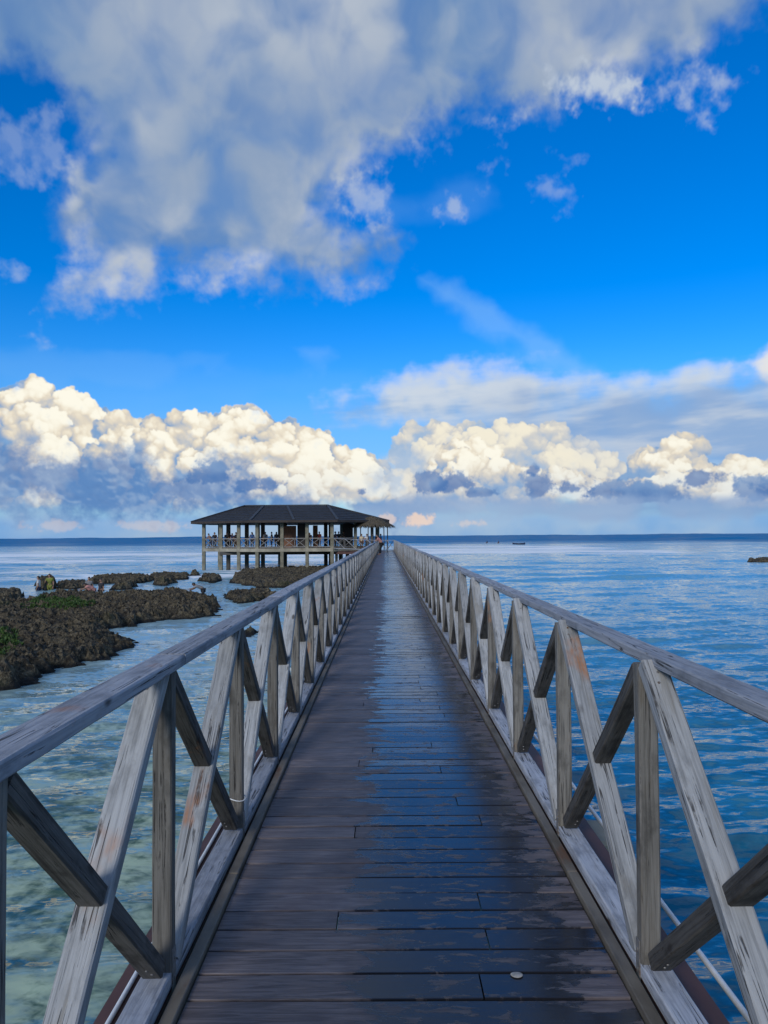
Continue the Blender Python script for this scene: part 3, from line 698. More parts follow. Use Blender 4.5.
px_rock([(150,579.5),(170,580),(189,579),(189,576),(172,575.5),(151,576)],.36,.15,'flat dark rock in the surf to the left of the pavilion',8)
px_rock([(155,585.5),(166,586),(174,584),(171,582.3),(157,582)],.6,.14,'small knobbly rock standing in the bright pool',9)
px_rock([(112,590),(124,590.5),(136,589),(133,586.5),(114,587)],.55,.17,'small low rock between the pool and the broad reef',10)
px_rock([(37,590),(47,591),(57,589),(56,585),(40,585)],.7,.12,'squat dark rock behind the two figures far left',11)
px_rock([(202,581.5),(212,582),(221,581),(219,577),(205,577)],.36,.13,'dark boulder at the foot of the leftmost pavilion pillar',12)
px_rock([(191,576),(196,576.3),(200,575.5),(197,574),(192,574)],.4,.16,'tiny rock in the surf left of the pavilion corner',13)
px_rock([(231,583),(245,586),(262,588),(285,588),(305,585),(322,580),(345,577),(345,569),(300,570),(260,571.5),(238,574)],.40,.14,'large brown rock shelf under the pavilion pillars',14)
px_rock([(228,603),(240,604),(256,602.5),(274,598.5),(272,594.5),(250,594.5),(232,597)],.42,.1,'narrow dark rock between the broad reef and the railing',15)
px_rock([(225,598),(230,598),(232,595),(227,594)],.6,.1,'single rock knob at the tip of the broad reef',16)
px_rock([(243,634),(252,636),(261,628),(259,624),(248,626)],.45,.1,'small dark rock seen just behind the left handrail',17)
px_rock([(745,562.3),(757,563.3),(775,563.6),(810,563),(810,561),(770,560.6)],.5,.2,'flat dark rock far out at the right edge of the picture',18)

# green weed: tufts rooted on the broad reef
def weed(name,poly,n,label,seed):
    rng=random.Random(seed); bm=bmesh.new(); X,Y,Hh=field; P=[wp(*p,WATER+.45) for p in poly]
    x0,x1=min(p.x for p in P),max(p.x for p in P); y0,y1=min(p.y for p in P),max(p.y for p in P); cell=X[0,1]-X[0,0]
    def inside(x,y):
        c=False
        for a,b in zip(P,P[1:]+P[:1]):
            if (a.y>y)!=(b.y>y) and x<(b.x-a.x)*(y-a.y)/(b.y-a.y)+a.x: c=not c
        return c
    k=0
    while k<n:
        x,y=rng.uniform(x0,x1),rng.uniform(y0,y1); k+=1
        if not inside(x,y) or noise.noise(Vector((x*.8,y*.8,seed)))<-.22: continue
        i,j=int((x-X[0,0])/cell),int((y-Y[0,0])/cell)
        if not(0<=i<X.shape[1] and 0<=j<X.shape[0]) or Hh[j,i]<.02: continue
        z=WATER+Hh[j,i]-.02
        for _ in range(5):
            a=rng.uniform(0,6.28); h=rng.uniform(.05,.13); w=rng.uniform(.015,.03); q=Vector((x+rng.uniform(-.08,.08),y+rng.uniform(-.08,.08),z)); s=Vector((math.cos(a),math.sin(a),0))*w
            tip=q+Vector((rng.uniform(-.09,.09),rng.uniform(-.09,.09),h)); mid=(q+tip)/2+Vector((0,0,h*.2))
            v=[bm.verts.new(c) for c in (q-s,q+s,mid+s*.8,mid-s*.8,tip)]
            bm.faces.new(v[:4]); bm.faces.new((v[3],v[2],v[4]))
    o=mesh_obj(name,bm,M['weed']); tag(o,label,'seaweed',None,'stuff')
weed('seaweed',[(18,606),(40,598),(75,598),(100,601),(85,607),(50,608)],5200,'strip of bright green weed across the back of the broad reef',2)
weed('seaweed',[(-60,640),(0,627),(14,630),(22,645),(10,652),(0,657),(-60,665)],5200,'patch of green weed on the broad reef at the left picture edge',4)

# ------------------------------------------------------------------ pavilion
FL=.28                                             # its floor stands a step above the deck
pav=tag(empty('pavilion',(-9.4,84,FL)),'open two-level pavilion on concrete pillars with a dark hipped roof over the reef','pavilion')
PO=Vector((-9.4,84,FL))
plan=[(-19.7,80.2),(-13.2,76.),(-5.5,76.),(-.9,80.6),(-.9,87.4),(-5.5,92.),(-13.2,92.),(-19.7,87.8)]
def P3(x,y,z): return Vector((x,y,z))-PO
def build_pavilion():
    rng=random.Random(8); c=Vector((-9.9,84))
    def off(p,d):                                   # plan point pushed outwards
        v=Vector(p)-c; return Vector(p)+v.normalized()*d
    # slab
    bm=bmesh.new(); ring=[off(p,.22) for p in plan]
    top=[bm.verts.new(P3(p.x,p.y,FL)) for p in ring]; bot=[bm.verts.new(P3(p.x,p.y,FL-.34)) for p in ring]
    bm.faces.new(top); bm.faces.new(bot[::-1])
    for k in range(8): bm.faces.new((bot[k],bot[(k+1)%8],top[(k+1)%8],top[k]))
    bmesh.ops.recalc_face_normals(bm,faces=bm.faces); mesh_obj('floor_slab',bm,M['slab'],pav)
    # floor beams under the slab
    bm=bmesh.new()
    for y in (78.6,82,86,89.4): add_box(bm,-17.6-PO.x,-3-PO.x,y-.15-PO.y,y+.15-PO.y,-.70,-.345)
    mesh_obj('floor_beam',bm,M['shaded_concrete'],pav)
    EV=3.12; RD=5.0
    # roof: eave ring, short ridge, folded faces
    er=[off(p,1.35) for p in plan]; ridge=[(-16.,84),(-11.2,84),(-6.6,84)]
    # every roof face as a strip of courses between eave and ridge so the shingle steps are real
    def course(bm,a,b,ra,rb,n=9):
        a,b,ra,rb=[Vector(q) for q in (a,b,ra,rb)]
        for k in range(n):
            t0,t1=k/n,(k+1)/n; up=Vector((0,0,.035))
            q=[a.lerp(ra,t0)+up,b.lerp(rb,t0)+up,b.lerp(rb,t1),a.lerp(ra,t1)]
            vs=[bm.verts.new(x) for x in q]
            try: bm.faces.new(vs)
            except ValueError: pass
            lo=[bm.verts.new(x-up) for x in q[:2]]; bm.faces.new((lo[0],lo[1],vs[1],vs[0]))
    bm=bmesh.new()
    E=[P3(p.x,p.y,EV) for p in er]; Rr=[P3(x,y,RD) for x,y in ridge]
    m=(E[1]+E[2])/2+Vector((0,-.02,0)); mb=(E[5]+E[6])/2
    pk=Vector(Rr[1])
    faces=[(E[0],E[1],Rr[0],Rr[0].lerp(pk,.45)),(E[1],m,Rr[0].lerp(pk,.45),pk),(m,E[2],pk,Rr[2]),(E[2],E[3],Rr[2],Rr[2]+Vector((.05,.05,0))),(E[3],E[4],Rr[2]+Vector((.05,.05,0)),Rr[2]+Vector((.05,.1,0))),
           (E[4],E[5],Rr[2]+Vector((.05,.1,0)),Rr[2]+Vector((0,.12,0))),(E[5],E[6],Rr[2]+Vector((0,.12,0)),Rr[0]+Vector((0,.12,0))),(E[6],E[7],Rr[0]+Vector((0,.12,0)),Rr[0]+Vector((-.05,.1,0))),(E[7],E[0],Rr[0]+Vector((-.05,.1,0)),Rr[0])]
    for f in faces: course(bm,*f)
    roof=mesh_obj('roof',bm,M['roof'],pav)
    bm=bmesh.new()
    for p,q in ((E[1],Rr[0].lerp(pk,.45)),(m,pk),(E[2],Rr[2]),(E[0],Rr[0]),(E[3],Rr[2]),(Rr[0],Rr[2])):
        L=(q-p).length; F_=frame(p+Vector((0,0,.06)),q+Vector((0,0,.06)),(q-p).cross(Vector((0,0,1)))); add_box(bm,-.13,.13,-.05,.05,0,L,F_)
    mesh_obj('ridge_cap',bm,M['ridge'],roof)
    bm=bmesh.new()
    for k in range(8):
        p,q=E[k],E[(k+1)%8]; L=(q-p).length; add_box(bm,-.11,.11,-.04,.04,0,L,frame(p-Vector((0,0,.09)),q-Vector((0,0,.09)),(0,0,1)))
    mesh_obj('eave_board',bm,M['roof_edge'],roof)
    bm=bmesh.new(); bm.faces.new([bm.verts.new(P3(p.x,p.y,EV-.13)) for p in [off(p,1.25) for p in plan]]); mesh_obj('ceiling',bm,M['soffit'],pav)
    # pillars: the outer ring, then the inner rows with shade in their colour
    pts=[]
    for k in range(8):
        a,b=Vector(plan[k]),Vector(plan[(k+1)%8]); n=3 if k in (0,1) else (2 if k in (2,3) else 1)
        for i in range(n): pts.append((a.lerp(b,i/n),k))
    bm=bmesh.new(); add_box(bm,-.17,.17,-.17,.17,-2.75-FL,EV-.14-FL,bev=.02); me=mesh_obj('pillar',bm,M['concrete'],pav)
    first=True
    for p,k in pts:
        o=me if first else link(me.copy(),pav); first=False
        o.location=P3(p.x,p.y,FL)
    bm=bmesh.new(); add_box(bm,-.2,.2,-.2,.2,-2.75-FL,EV-.14-FL,bev=.02); me=mesh_obj('inner_pillar',bm,M['shaded_concrete'],pav); first=True
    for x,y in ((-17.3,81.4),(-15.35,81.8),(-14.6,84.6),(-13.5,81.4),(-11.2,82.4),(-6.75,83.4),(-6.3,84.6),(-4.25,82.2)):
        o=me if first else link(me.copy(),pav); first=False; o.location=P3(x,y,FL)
    # wall panels inside
    bm=bmesh.new(); add_box(bm,-.85,.85,-.05,.05,0,2.35); mesh_obj('door',bm,M['brown_panel'],pav,loc=P3(-10.3,78.2,FL))
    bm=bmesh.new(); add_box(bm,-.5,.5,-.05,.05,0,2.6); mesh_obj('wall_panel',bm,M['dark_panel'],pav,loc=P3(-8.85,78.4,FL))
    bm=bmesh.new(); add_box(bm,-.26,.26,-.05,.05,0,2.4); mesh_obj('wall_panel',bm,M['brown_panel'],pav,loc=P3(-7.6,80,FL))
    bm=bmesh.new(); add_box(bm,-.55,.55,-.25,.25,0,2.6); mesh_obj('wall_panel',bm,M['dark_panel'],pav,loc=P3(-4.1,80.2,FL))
    # crossed railings, one panel to a bay
    def panel(a,b,nx=2):
        a,b=Vector(a),Vector(b); d=(b-a).normalized(); a=a+d*.17; b=b-d*.17; L=(b-a).length; bm=bmesh.new()
        F_=Matrix(((d.x,-d.y,0,0),(d.y,d.x,0,0),(0,0,1,0),(0,0,0,1)))
        def bar(u0,z0,u1,z1,w=.024):
            p,q=Vector((u0,0,z0)),Vector((u1,0,z1)); add_box(bm,-.025,.025,-w,w,0,(q-p).length,F_@frame(p,q,(0,1,0)))
        bar(0,1.02,L,1.02,.045); bar(0,.14,L,.14,.04)
        for i in range(nx):
            u0,u1=L*i/nx,L*(i+1)/nx; bar(u0+.03,.17,u1-.03,.99); bar(u0+.03,.99,u1-.03,.17)
            if i: bar(u0,.18,u0,.98)
        mesh_obj('railing_panel',bm,M['pale_rail'],pav,loc=P3(a.x,a.y,FL))
    n=len(pts)
    for i in range(n):
        if pts[i][1] in (4,5,6): continue
        panel(pts[i][0],pts[(i+1)%n][0])
build_pavilion()

# thatched shelter beside the end of the walkway
hut=tag(empty('thatched_shelter',(-1.45,79.2,.05)),'small shelter with a shaggy straw roof at the far end of the boardwalk','shelter')
def build_hut():
    rng=random.Random(6); bm=bmesh.new()
    for k in range(2600):
        a=rng.uniform(0,6.283); t=rng.random()**.6; r0=.25+1.95*t; z=3.5-.95*t**1.15
        d=Vector((math.cos(a),math.sin(a),0)); s=Vector((-d.y,d.x,0))*rng.uniform(.02,.045); L=rng.uniform(.35,.6)
        p=d*r0+Vector((0,0,z+rng.uniform(0,.08))); q=p+d*L*.86+Vector((rng.uniform(-.06,.06),rng.uniform(-.06,.06),-L*rng.uniform(.42,.72)))
        bm.faces.new([bm.verts.new(v) for v in (p-s,p+s,q+s*.5,q-s*.5)])
    n=20; ap=bm.verts.new((0,0,3.5)); rg=[bm.verts.new((2.05*math.cos(6.2832*k/n),2.05*math.sin(6.2832*k/n),2.55)) for k in range(n)]
    for k in range(n): bm.faces.new((ap,rg[k],rg[(k+1)%n]))
    mesh_obj('straw_roof',bm,M['thatch'],hut)
    for i in range(6):
        a=6.283*i/6+.3; bm=bmesh.new(); add_tube(bm,[(1.75*math.cos(a),1.75*math.sin(a),0),(1.72*math.cos(a),1.72*math.sin(a),2.7)],.05,8); mesh_obj('post',bm,M['wood_dark'],hut,True)
    bm=bmesh.new(); add_tube(bm,[(0,0,0),(0,0,3.4)],.17,10); mesh_obj('centre_post',bm,M['wood_post'],hut,True)
build_hut()
# platform between walkway and pavilion
plat=tag(empty('platform',(-2.2,79.6,0)),'plank platform joining the end of the boardwalk to the pavilion floor','platform')
bm=bmesh.new(); rng=random.Random(1); y=-3.25
while y<3.4: add_box(bm,-3.2,1.5,y,y+.134,-.04,.0+rng.uniform(-.002,.002)); y+=.138
mesh_obj('deck_boards',bm,M['strip'],plat)
for yy in (-3.175,3.175):
    bm=bmesh.new(); add_box(bm,-3.2,1.5,yy-.075,yy+.075,-.35,-.045); mesh_obj('edge_beam',bm,M['fascia'],plat)
for x in (-2.9,-.8,1.2):
    for yy in (-2.9,2.9):
        bm=bmesh.new(); add_tube(bm,[(x,yy,-3),(x,yy,-.35)],.15,10); mesh_obj('pile',bm,M['concrete'],plat,True)
def cross_rail(a,b,label,nb,z0=0.,dz=0.):
    a,b=Vector(a),Vector(b); root=tag(empty('railing',(a.x,a.y,z0)),label,'railing','wooden railings of the boardwalk')
    d=(b-a); L=d.length; u=d/L; rise=Vector((0,0,dz/L))
    def pt(s,z): return u.to_3d()*s+rise*s+Vector((0,0,z))
    side=(-u.y,u.x,0)
    def mem(nm,p,q,wx,wy,m): 
        o=bpy.data.objects.new(nm,member_mesh(nm,(q-p).length,wx,wy,m,3)); o.matrix_local=frame(p,q,side); link(o,root)
    mem('handrail',pt(-.03,1.04),pt(L+.03,1.04),.1,.04,M['wood_rail']); mem('sill',pt(0,.045),pt(L,.045),.09,.05,M['wood_rail'])
    for i in range(nb+1):
        s=L*i/nb; mem('post',pt(s,-.02),pt(s,1.02),.064,.05,M['wood_post'])
        if i<nb:
            s0,s1=s+.04,L*(i+1)/nb-.04
            mem('long_brace',pt(s0,.07),pt(s1,1.02),.064,.05,M['wood_brace']); mem('short_brace',pt(s0,1.02),pt(s1,.07),.056,.05,M['wood_dark'])
cross_rail((.86,76.95),(-.62,77.0),'short wooden railing closing off the far end of the boardwalk',2)
cross_rail((-.76,75.7),(-5.3,75.75),'wooden railing turning left from the boardwalk to the pavilion',4,0.,.22)
# ------------------------------------------------------------------ people
def skin_mesh(name,verts,edges,radii,sub=2):
    me=bpy.data.meshes.new(name); me.from_pydata([Vector(v) for v in verts],edges,[]); o=link(bpy.data.objects.new(name,me))
    o.modifiers.new('s','SKIN'); o.modifiers.new('u','SUBSURF').levels=sub
    for d,r in zip(me.skin_vertices[0].data,radii):
        d.radius=(r,r) if not isinstance(r,tuple) else r; d.use_root=False
    me.skin_vertices[0].data[0].use_root=True
    bpy.context.view_layer.update()
    out=bpy.data.meshes.new_from_object(o.evaluated_get(bpy.context.evaluated_depsgraph_get())); out.name=name
    bpy.data.objects.remove(o); bpy.data.meshes.remove(me)
    out.polygons.foreach_set('use_smooth',[True]*len(out.polygons)); return out
def limb_lerp(a,b,t): return Vector(a).lerp(Vector(b),t)
def make_pose(J):
    """J: joints of one pose (x across, y forward, z up). Returns body, shirt, trousers, hair meshes."""
    V=[];E=[];Rd=[]
    def add(p,r,par=None):
        V.append(Vector(p)); Rd.append(r); k=len(V)-1
        if par is not None: E.append((par,k))
        return k
    pel=add(J['pelvis'],.125); wa=add(limb_lerp(J['pelvis'],J['chest'],.45),.112,pel); ch=add(J['chest'],.138,wa)
    nk=add(J['neck'],.055,ch); hd=add(limb_lerp(J['neck'],J['head'],.6),.058,nk)
    for s in 'lr':
        sh=add(J['sho'+s],.064,ch); el=add(J['elb'+s],.043,sh); w=add(J['wri'+s],.029,el)
        d=(Vector(J['wri'+s])-Vector(J['elb'+s])).normalized(); side=d.cross(Vector((0,0,1)) if abs(d.z)<.9 else Vector((0,1,0))).normalized(); palm=d.cross(side)
        pm=add(Vector(J['wri'+s])+d*.06,(.036,.02),w)
        for k,L in enumerate((.068,.076,.071,.056)):              # four fingers, a little curled
            o=side*(.030-.020*k); q=add(V[pm]+o+d*.045,.0095,pm); q2=add(V[q]+d*L*.55+palm*.008,.0085,q); add(V[q2]+d*L*.4+palm*.022,.0075,q2)
        th=add(V[w]+d*.03+side*.034,.0115,w); add(V[th]+d*.035+side*.018,.010,th)
        hp=add(J['hip'+s],.092,pel); kn=add(J['kne'+s],.058,hp); an=add(J['ank'+s],.040,kn)
        f=(Vector(J['kne'+s])-Vector(J['ank'+s])); fwd=Vector(J.get('fwd',(0,1,0)))
        add(Vector(J['ank'+s])+fwd*.15+Vector((0,0,-.055)),.030,an)
    body=skin_mesh('person',V,E,Rd,2)
    # head shaped onto the neck: skull, jaw, nose, ears
    hc=Vector(J['head']); up=(hc-Vector(J['neck'])).normalized(); fw=Vector(J.get('look',(0,1,0))); fw=(fw-up*fw.dot(up)).normalized(); rt=fw.cross(up)
    bm=bmesh.new(); bm.from_mesh(body); r=bmesh.ops.create_uvsphere(bm,u_segments=16,v_segments=12,radius=1)
    for v in r['verts']:
        c=v.co.copy(); x,y,z=c.x*.074,c.y*.094,c.z*.115
        if z<0: x*=1-.28*abs(c.z); y*=1-.12*abs(c.z)
        if c.y>.75 and abs(c.x)<.3 and -.45<c.z<.1: y+=.022*(1-abs(c.x)/.3)
        if abs(c.x)>.93 and abs(c.z)<.35: x*=1.16
        if c.y>.7 and .05<c.z<.35 and .25<abs(c.x)<.55: y-=.008
        v.co=hc+rt*x+fw*y+up*z
    for f in bm.faces: f.smooth=True
    bm.to_mesh(body); bm.free()
    T=lambda p,r: (Vector(p),r)
    def chain(nm,parts,edges): return skin_mesh(nm,[p for p,_ in parts],edges,[q for _,q in parts],2)
    shirt=chain('shirt',[T(limb_lerp(J['pelvis'],J['chest'],-.08),.142),T(limb_lerp(J['pelvis'],J['chest'],.45),.132),T(J['chest'],.158),T(limb_lerp(J['chest'],J['neck'],.8),.07)]+
        [T(J['shol'],.080),T(limb_lerp(J['shol'],J['elbl'],.62),.066),T(J['shor'],.080),T(limb_lerp(J['shor'],J['elbr'],.62),.066)],[(0,1),(1,2),(2,3),(2,4),(4,5),(2,6),(6,7)])
    def legs(t): 
        ps=[T(J['pelvis'],.142)]; ed=[]
        for s in 'lr':
            k=len(ps); ps+= [T(J['hip'+s],.108),T(limb_lerp(J['hip'+s],J['kne'+s],.96),.076)]+([T(limb_lerp(J['kne'+s],J['ank'+s],.9),.058)] if t else [])
            ed+=[(0,k),(k,k+1)]+([(k+1,k+2)] if t else [])
        return chain('trousers' if t else 'shorts',ps,ed)
    def hair(long):
        bm=bmesh.new(); bmesh.ops.create_uvsphere(bm,u_segments=16,v_segments=12,radius=1)
        for v in list(bm.verts):
            if v.co.y>.35 and v.co.z<.30: bm.verts.remove(v)
        for v in list(bm.verts):
            if v.co.z<-.55 and not long: bm.verts.remove(v)
        for v in bm.verts:
            c=v.co; x,y,z=c.x*.086,c.y*.104-.006,c.z*.124+.006
            if long and c.z<0: z=c.z*.34; y=y*.75-.035; x*=1.05
            v.co=hc+rt*x+fw*y+up*z
        me=bpy.data.meshes.new('hair'); bm.to_mesh(me); bm.free(); me.polygons.foreach_set('use_smooth',[True]*len(me.polygons)); return me
    return dict(body=body,shirt=shirt,trousers=legs(True),shorts=legs(False),hair=hair(False),long_hair=hair(True))
def stand(**k):
    J=dict(pelvis=(0,0,.94),chest=(0,.0,1.30),neck=(0,.0,1.46),head=(0,.02,1.60),shol=(-.18,0,1.385),shor=(.18,0,1.385),elbl=(-.23,-.02,1.10),elbr=(.23,-.02,1.10),
        wril=(-.22,.06,.86),wrir=(.22,.06,.86),hipl=(-.09,0,.88),hipr=(.09,0,.88),knel=(-.10,.03,.49),kner=(.10,.03,.49),ankl=(-.11,0,.085),ankr=(.11,0,.085)); J.update(k); return J
POSES={
 'stand':make_pose(stand()),
 'lean':make_pose(stand(pelvis=(0,-.20,.93),hipl=(-.09,-.18,.87),hipr=(.09,-.18,.87),knel=(-.10,-.12,.48),kner=(.1,-.06,.48),ankl=(-.11,-.12,.085),ankr=(.11,.02,.085),chest=(0,.02,1.22),neck=(0,.10,1.37),head=(0,.17,1.49),
    shol=(-.18,.06,1.29),shor=(.18,.06,1.29),elbl=(-.22,.20,1.08),elbr=(.22,.20,1.08),wril=(-.08,.36,1.09),wrir=(.10,.36,1.09),look=(0,1,-.2))),
 'turn':make_pose(stand(elbr=(.30,.05,1.12),wrir=(.20,.25,1.22),head=(.02,.02,1.60),look=(.7,.7,0))),
 'bend':make_pose(stand(chest=(0,.30,1.10),neck=(0,.46,1.17),head=(0,.57,1.22),shol=(-.18,.38,1.12),shor=(.18,.38,1.12),elbl=(-.22,.62,.97),elbr=(.22,.60,.93),wril=(-.16,.86,.94),wrir=(.16,.82,.86),look=(0,1,-.3))),
 'sit':make_pose(stand(pelvis=(0,0,.20),hipl=(-.09,.03,.19),hipr=(.09,.03,.19),knel=(-.30,.38,.16),kner=(.30,.38,.16),ankl=(-.34,.46,-.22),ankr=(.34,.46,-.22),chest=(0,.04,.56),neck=(0,.08,.72),head=(0,.11,.86),
    shol=(-.18,.05,.645),shor=(.18,.05,.645),elbl=(-.24,.12,.40),elbr=(.24,.12,.40),wril=(-.16,.32,.30),wrir=(.16,.32,.30)))}
def cloth(name,c,rough=.85): return plain(name,tuple(x*.8 for x in c),tuple(min(1,x*1.15) for x in c),9.,rough,.3,.01)
SK=[cloth('skin',(.30,.17,.11),.6),cloth('tanned_skin',(.19,.10,.062),.6)]
HR=cloth('black_hair',(.014,.012,.011),.5)
CL={n:cloth(n+'_fabric',c) for n,c in dict(pink=(.48,.22,.19),black=(.016,.016,.019),navy=(.02,.03,.075),cream=(.55,.47,.33),white=(.62,.62,.60),grey=(.20,.20,.20),green=(.18,.20,.035),blue=(.05,.12,.30),red=(.26,.04,.035),brown=(.10,.06,.04),dark=(.03,.03,.035)).items()}
def person(pose,loc,rz,top,bottom,label,skin=0,shorts=False,long=False,group=None,scale=1.):
    P=POSES[pose]; b=bpy.data.objects.new('person',P['body']); link(b); b.location=loc; b.rotation_euler=(0,0,rz); b.scale=(scale,)*3
    if not P['body'].materials:
        for m in P.values(): m.materials.append(None)
    def setm(o,m): o.material_slots[0].link='OBJECT'; o.material_slots[0].material=m
    setm(b,SK[skin])
    for nm,key,m in (('shirt','shirt',top),('shorts' if shorts else 'trousers','shorts' if shorts else 'trousers',bottom),('hair','long_hair' if long else 'hair',HR)):
        if m is None: continue
        o=link(bpy.data.objects.new(nm,P[key]),b); setm(o,m if not isinstance(m,str) else CL[m])
    return tag(b,label,'person',group)
def at(px,Y,z):                                       # surveyed bearing of a figure at distance Y
    return Vector(((px-385.5)*Y/F+.0068*(EYE-z)*0,Y,z))
person('lean',(-.50,57.5,0),R(80),'pink','black','person in a pink top and black trousers leaning on the left railing of the boardwalk',long=True)
GP='people in the pavilion'
for px,Y,pose,rz,top,bot,lab in (
 (209.6,80.2,'lean',150,None,'navy','bare-chested person at the railing in the leftmost bay of the pavilion'),
 (214.6,79.6,'turn',170,'black','dark','person in black beside the bare-chested one in the leftmost pavilion bay'),
 (226.5,79.4,'stand',200,'dark','dark','person in dark clothes just right of the second pavilion pillar'),
 (229.6,80.1,'turn',20,'brown','black','person in a brown top behind the railing in the second pavilion bay'),
 (232.8,79.0,'lean',165,'navy','dark','person in a navy top bending over the railing in the second pavilion bay'),
 (236.0,78.9,'stand',140,'black','brown','person in black standing close to the left side of the third pavilion pillar'),
 (252.0,78.2,'turn',190,'blue','dark','person in a blue top in the third pavilion bay, close to the fourth pillar'),
 (265.2,77.6,'stand',175,'grey','black','person in a grey top between the fourth pavilion pillar and the brown door'),
 (271.6,77.9,'turn',90,'black','navy','person dressed in black to the left of the pavilion door, away from the pillar'),
 (276.3,78.2,'stand',200,'dark','black','person in dark clothes next to the pillar beside the brown pavilion door'),
 (309.6,77.5,'lean',180,'black','dark','person in black leaning on the pavilion railing right of the brown door'),
 (319.2,77.9,'stand',150,'red','dark','person in a dark red top near the narrow brown board inside the pavilion'),
 (335.4,78.3,'turn',120,'navy','black','person in a navy top just right of the front corner pillar of the pavilion'),
 (338.6,78.7,'stand',200,'black','grey','person in black with grey trousers right of the pavilion corner pillar'),
 (343.2,79.4,'turn',250,'brown','dark','person in a brown top left of the wide dark pillar at the pavilion end')):
    p=at(px,Y,FL); person(pose,p,R(rz),top,bot,lab,0,group=GP,long=(int(px)%3==0))
GH='people under the straw roof'
for px,Y,pose,rz,top,bot,lab in ((361.4,78.0,'stand',170,'cream','brown','person in a cream top standing under the left side of the straw roof'),
 (366.8,77.6,'turn',200,'white','dark','person in a white top standing under the middle of the straw roof'),
 (377.2,79.2,'stand',160,'black','dark','person in black under the straw roof behind the one leaning on the railing'),
 (380.7,79.8,'turn',100,'blue','navy','person in a blue top under the right side of the straw roof')):
    p=at(px,Y,.0); person(pose,p,R(rz),top,bot,lab,group=GH)
GW='people wading behind the reef'
for px,py,pose,rz,top,bot,long,lab,dz in ((39,590.5,'stand',100,'white','navy',False,'person in a white top wading at far left behind the reef',-.74),
 (50.3,590,'turn',190,'green','green',True,'long-haired person in a yellow-green dress standing among the rocks at far left',-.62),
 (89.5,591,'stand',200,'grey','pink',False,'person in a grey top wading by the back edge of the reef',-.78),
 (94.5,591.5,'bend',110,'pink','pink',True,'person in pink stooping beside the one in the grey top',-.76),
 (101.5,591,'stand',150,'dark','dark',False,'person in dark clothes right of the stooping one in pink',-.90)):
    p=wp(px,py); person(pose,(p.x,p.y,WATER+dz),R(rz),top,bot,lab,long=long,group=GW)
p=wp(203.5,594.); person('bend',(p.x,p.y,WATER-.62),R(95),'grey','dark','person bending forward over the tip of the reef below the pavilion',1)
# two surfers waiting far out in the white water
GS='surfers beyond the boardwalk'
for px,py,rz,top,lab,lb in ((487.,544.1,60,'black','surfer sitting on a board in the distant surf, the left of two','surfboard under the left one of the two distant surfers'),
        (498.5,544.2,110,'navy','surfer sitting on a board in the distant surf, the right of two','surfboard under the right one of the two distant surfers')):
    p=wp(px,py); b=person('sit',(p.x,p.y,WATER+.30),R(rz),top,'black',lab,1,True,group=GS,scale=1.15)
    bm=bmesh.new(); n=12; rows=[]
    for i in range(n+1):
        t=i/n*2-1; w=.29*max(0.,1-abs(t)**2.6)+.004; z=.10*abs(t)**3; rows.append([bm.verts.new((x*w,t*1.45,z+h)) for x,h in ((-1,.0),(-.6,.045),(.6,.045),(1,.0),(.6,-.045),(-.6,-.045))])
    for A,B in zip(rows,rows[1:]):
        for k in range(6): bm.faces.new((A[k],A[(k+1)%6],B[(k+1)%6],B[k]))
    bm.faces.new(rows[0][::-1]); bm.faces.new(rows[-1]); bmesh.ops.recalc_face_normals(bm,faces=bm.faces)
    o=mesh_obj('surfboard',bm,M['white_plastic'],None,True,(p.x,p.y,WATER+.30)); o.rotation_euler=(0,0,R(rz)); tag(o,lb,'surfboard','surfboards beyond the boardwalk')

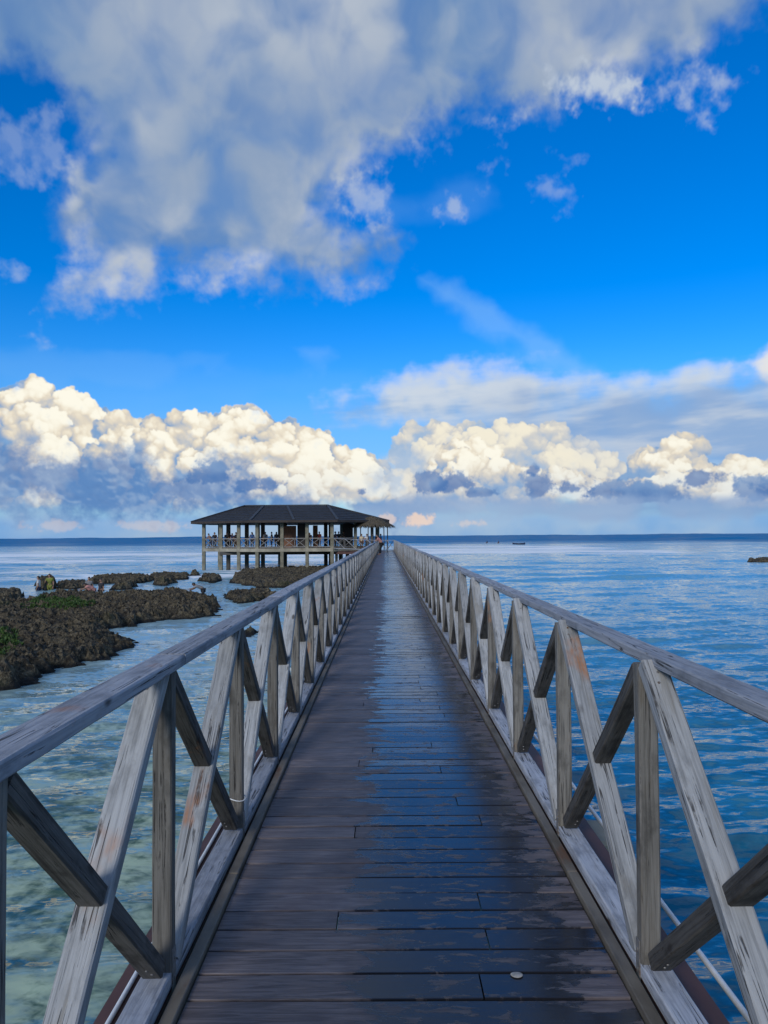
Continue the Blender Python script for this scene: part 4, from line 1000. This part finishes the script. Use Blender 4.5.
# a low outrigger canoe lying in the white water beside them
p=wp(518.5,544.6); canoe=tag(empty('outrigger_boat',(p.x,p.y,WATER),R(12)),'low dark outrigger boat in the distant surf to the right of the surfers','boat')
bm=bmesh.new(); n=14; rows=[]
for i in range(n+1):
    t=i/n*2-1; w=.42*(1-abs(t)**2.4)+.02; sh=.42+.35*abs(t)**3
    rows.append([bm.verts.new((t*2.6,y,z)) for y,z in ((-w,sh),(-w*.8,.0),(0,-.18),(w*.8,.0),(w,sh),(w*.86,sh-.03),(0,.02),(-w*.86,sh-.03))])
for A,B in zip(rows,rows[1:]):
    for k in range(8): bm.faces.new((A[k],A[(k+1)%8],B[(k+1)%8],B[k]))
bm.faces.new(rows[0][::-1]); bm.faces.new(rows[-1]); bmesh.ops.recalc_face_normals(bm,faces=bm.faces)
mesh_obj('hull',bm,CL['navy'],canoe,True)
for s in (-1,1):
    bm=bmesh.new(); add_tube(bm,[(-1.9,s*1.7,.12),(-1.2,s*1.7,.05),(1.2,s*1.7,.05),(1.9,s*1.7,.14)],[.05,.08,.08,.05],8); mesh_obj('float',bm,CL['dark'],canoe,True)
for x in (-.9,.9):
    bm=bmesh.new(); add_tube(bm,[(x,-1.7,.10),(x,-.8,.5),(x,.8,.5),(x,1.7,.10)],.035,6); mesh_obj('cross_pole',bm,CL['dark'],canoe,True)
# ------------------------------------------------------------------ camera and view
cam=bpy.data.cameras.new('camera'); co_=link(bpy.data.objects.new('camera',cam)); scene.camera=co_
cam.sensor_fit='VERTICAL'; cam.sensor_height=36.; cam.lens=F/1024*36.; cam.clip_start=.05; cam.clip_end=60000.
co_.matrix_world=Matrix.Translation((0,0,EYE))@Matrix.Rotation(R(.116),4,'Z')@Matrix.Rotation(R(90+1.88),4,'X')@Matrix.Rotation(R(-.39),4,'Z')
vs=scene.view_settings; vs.view_transform='Standard'; vs.look='None'; vs.gamma=1.; vs.use_curve_mapping=False; vs.exposure=0.
scene.display_settings.display_device='sRGB'
scene.render.engine='CYCLES'; cy=scene.cycles; cy.use_denoising=True; cy.max_bounces=6; cy.diffuse_bounces=3; cy.glossy_bounces=3; cy.caustics_reflective=False; cy.caustics_refractive=False; cy.sample_clamp_indirect=6.
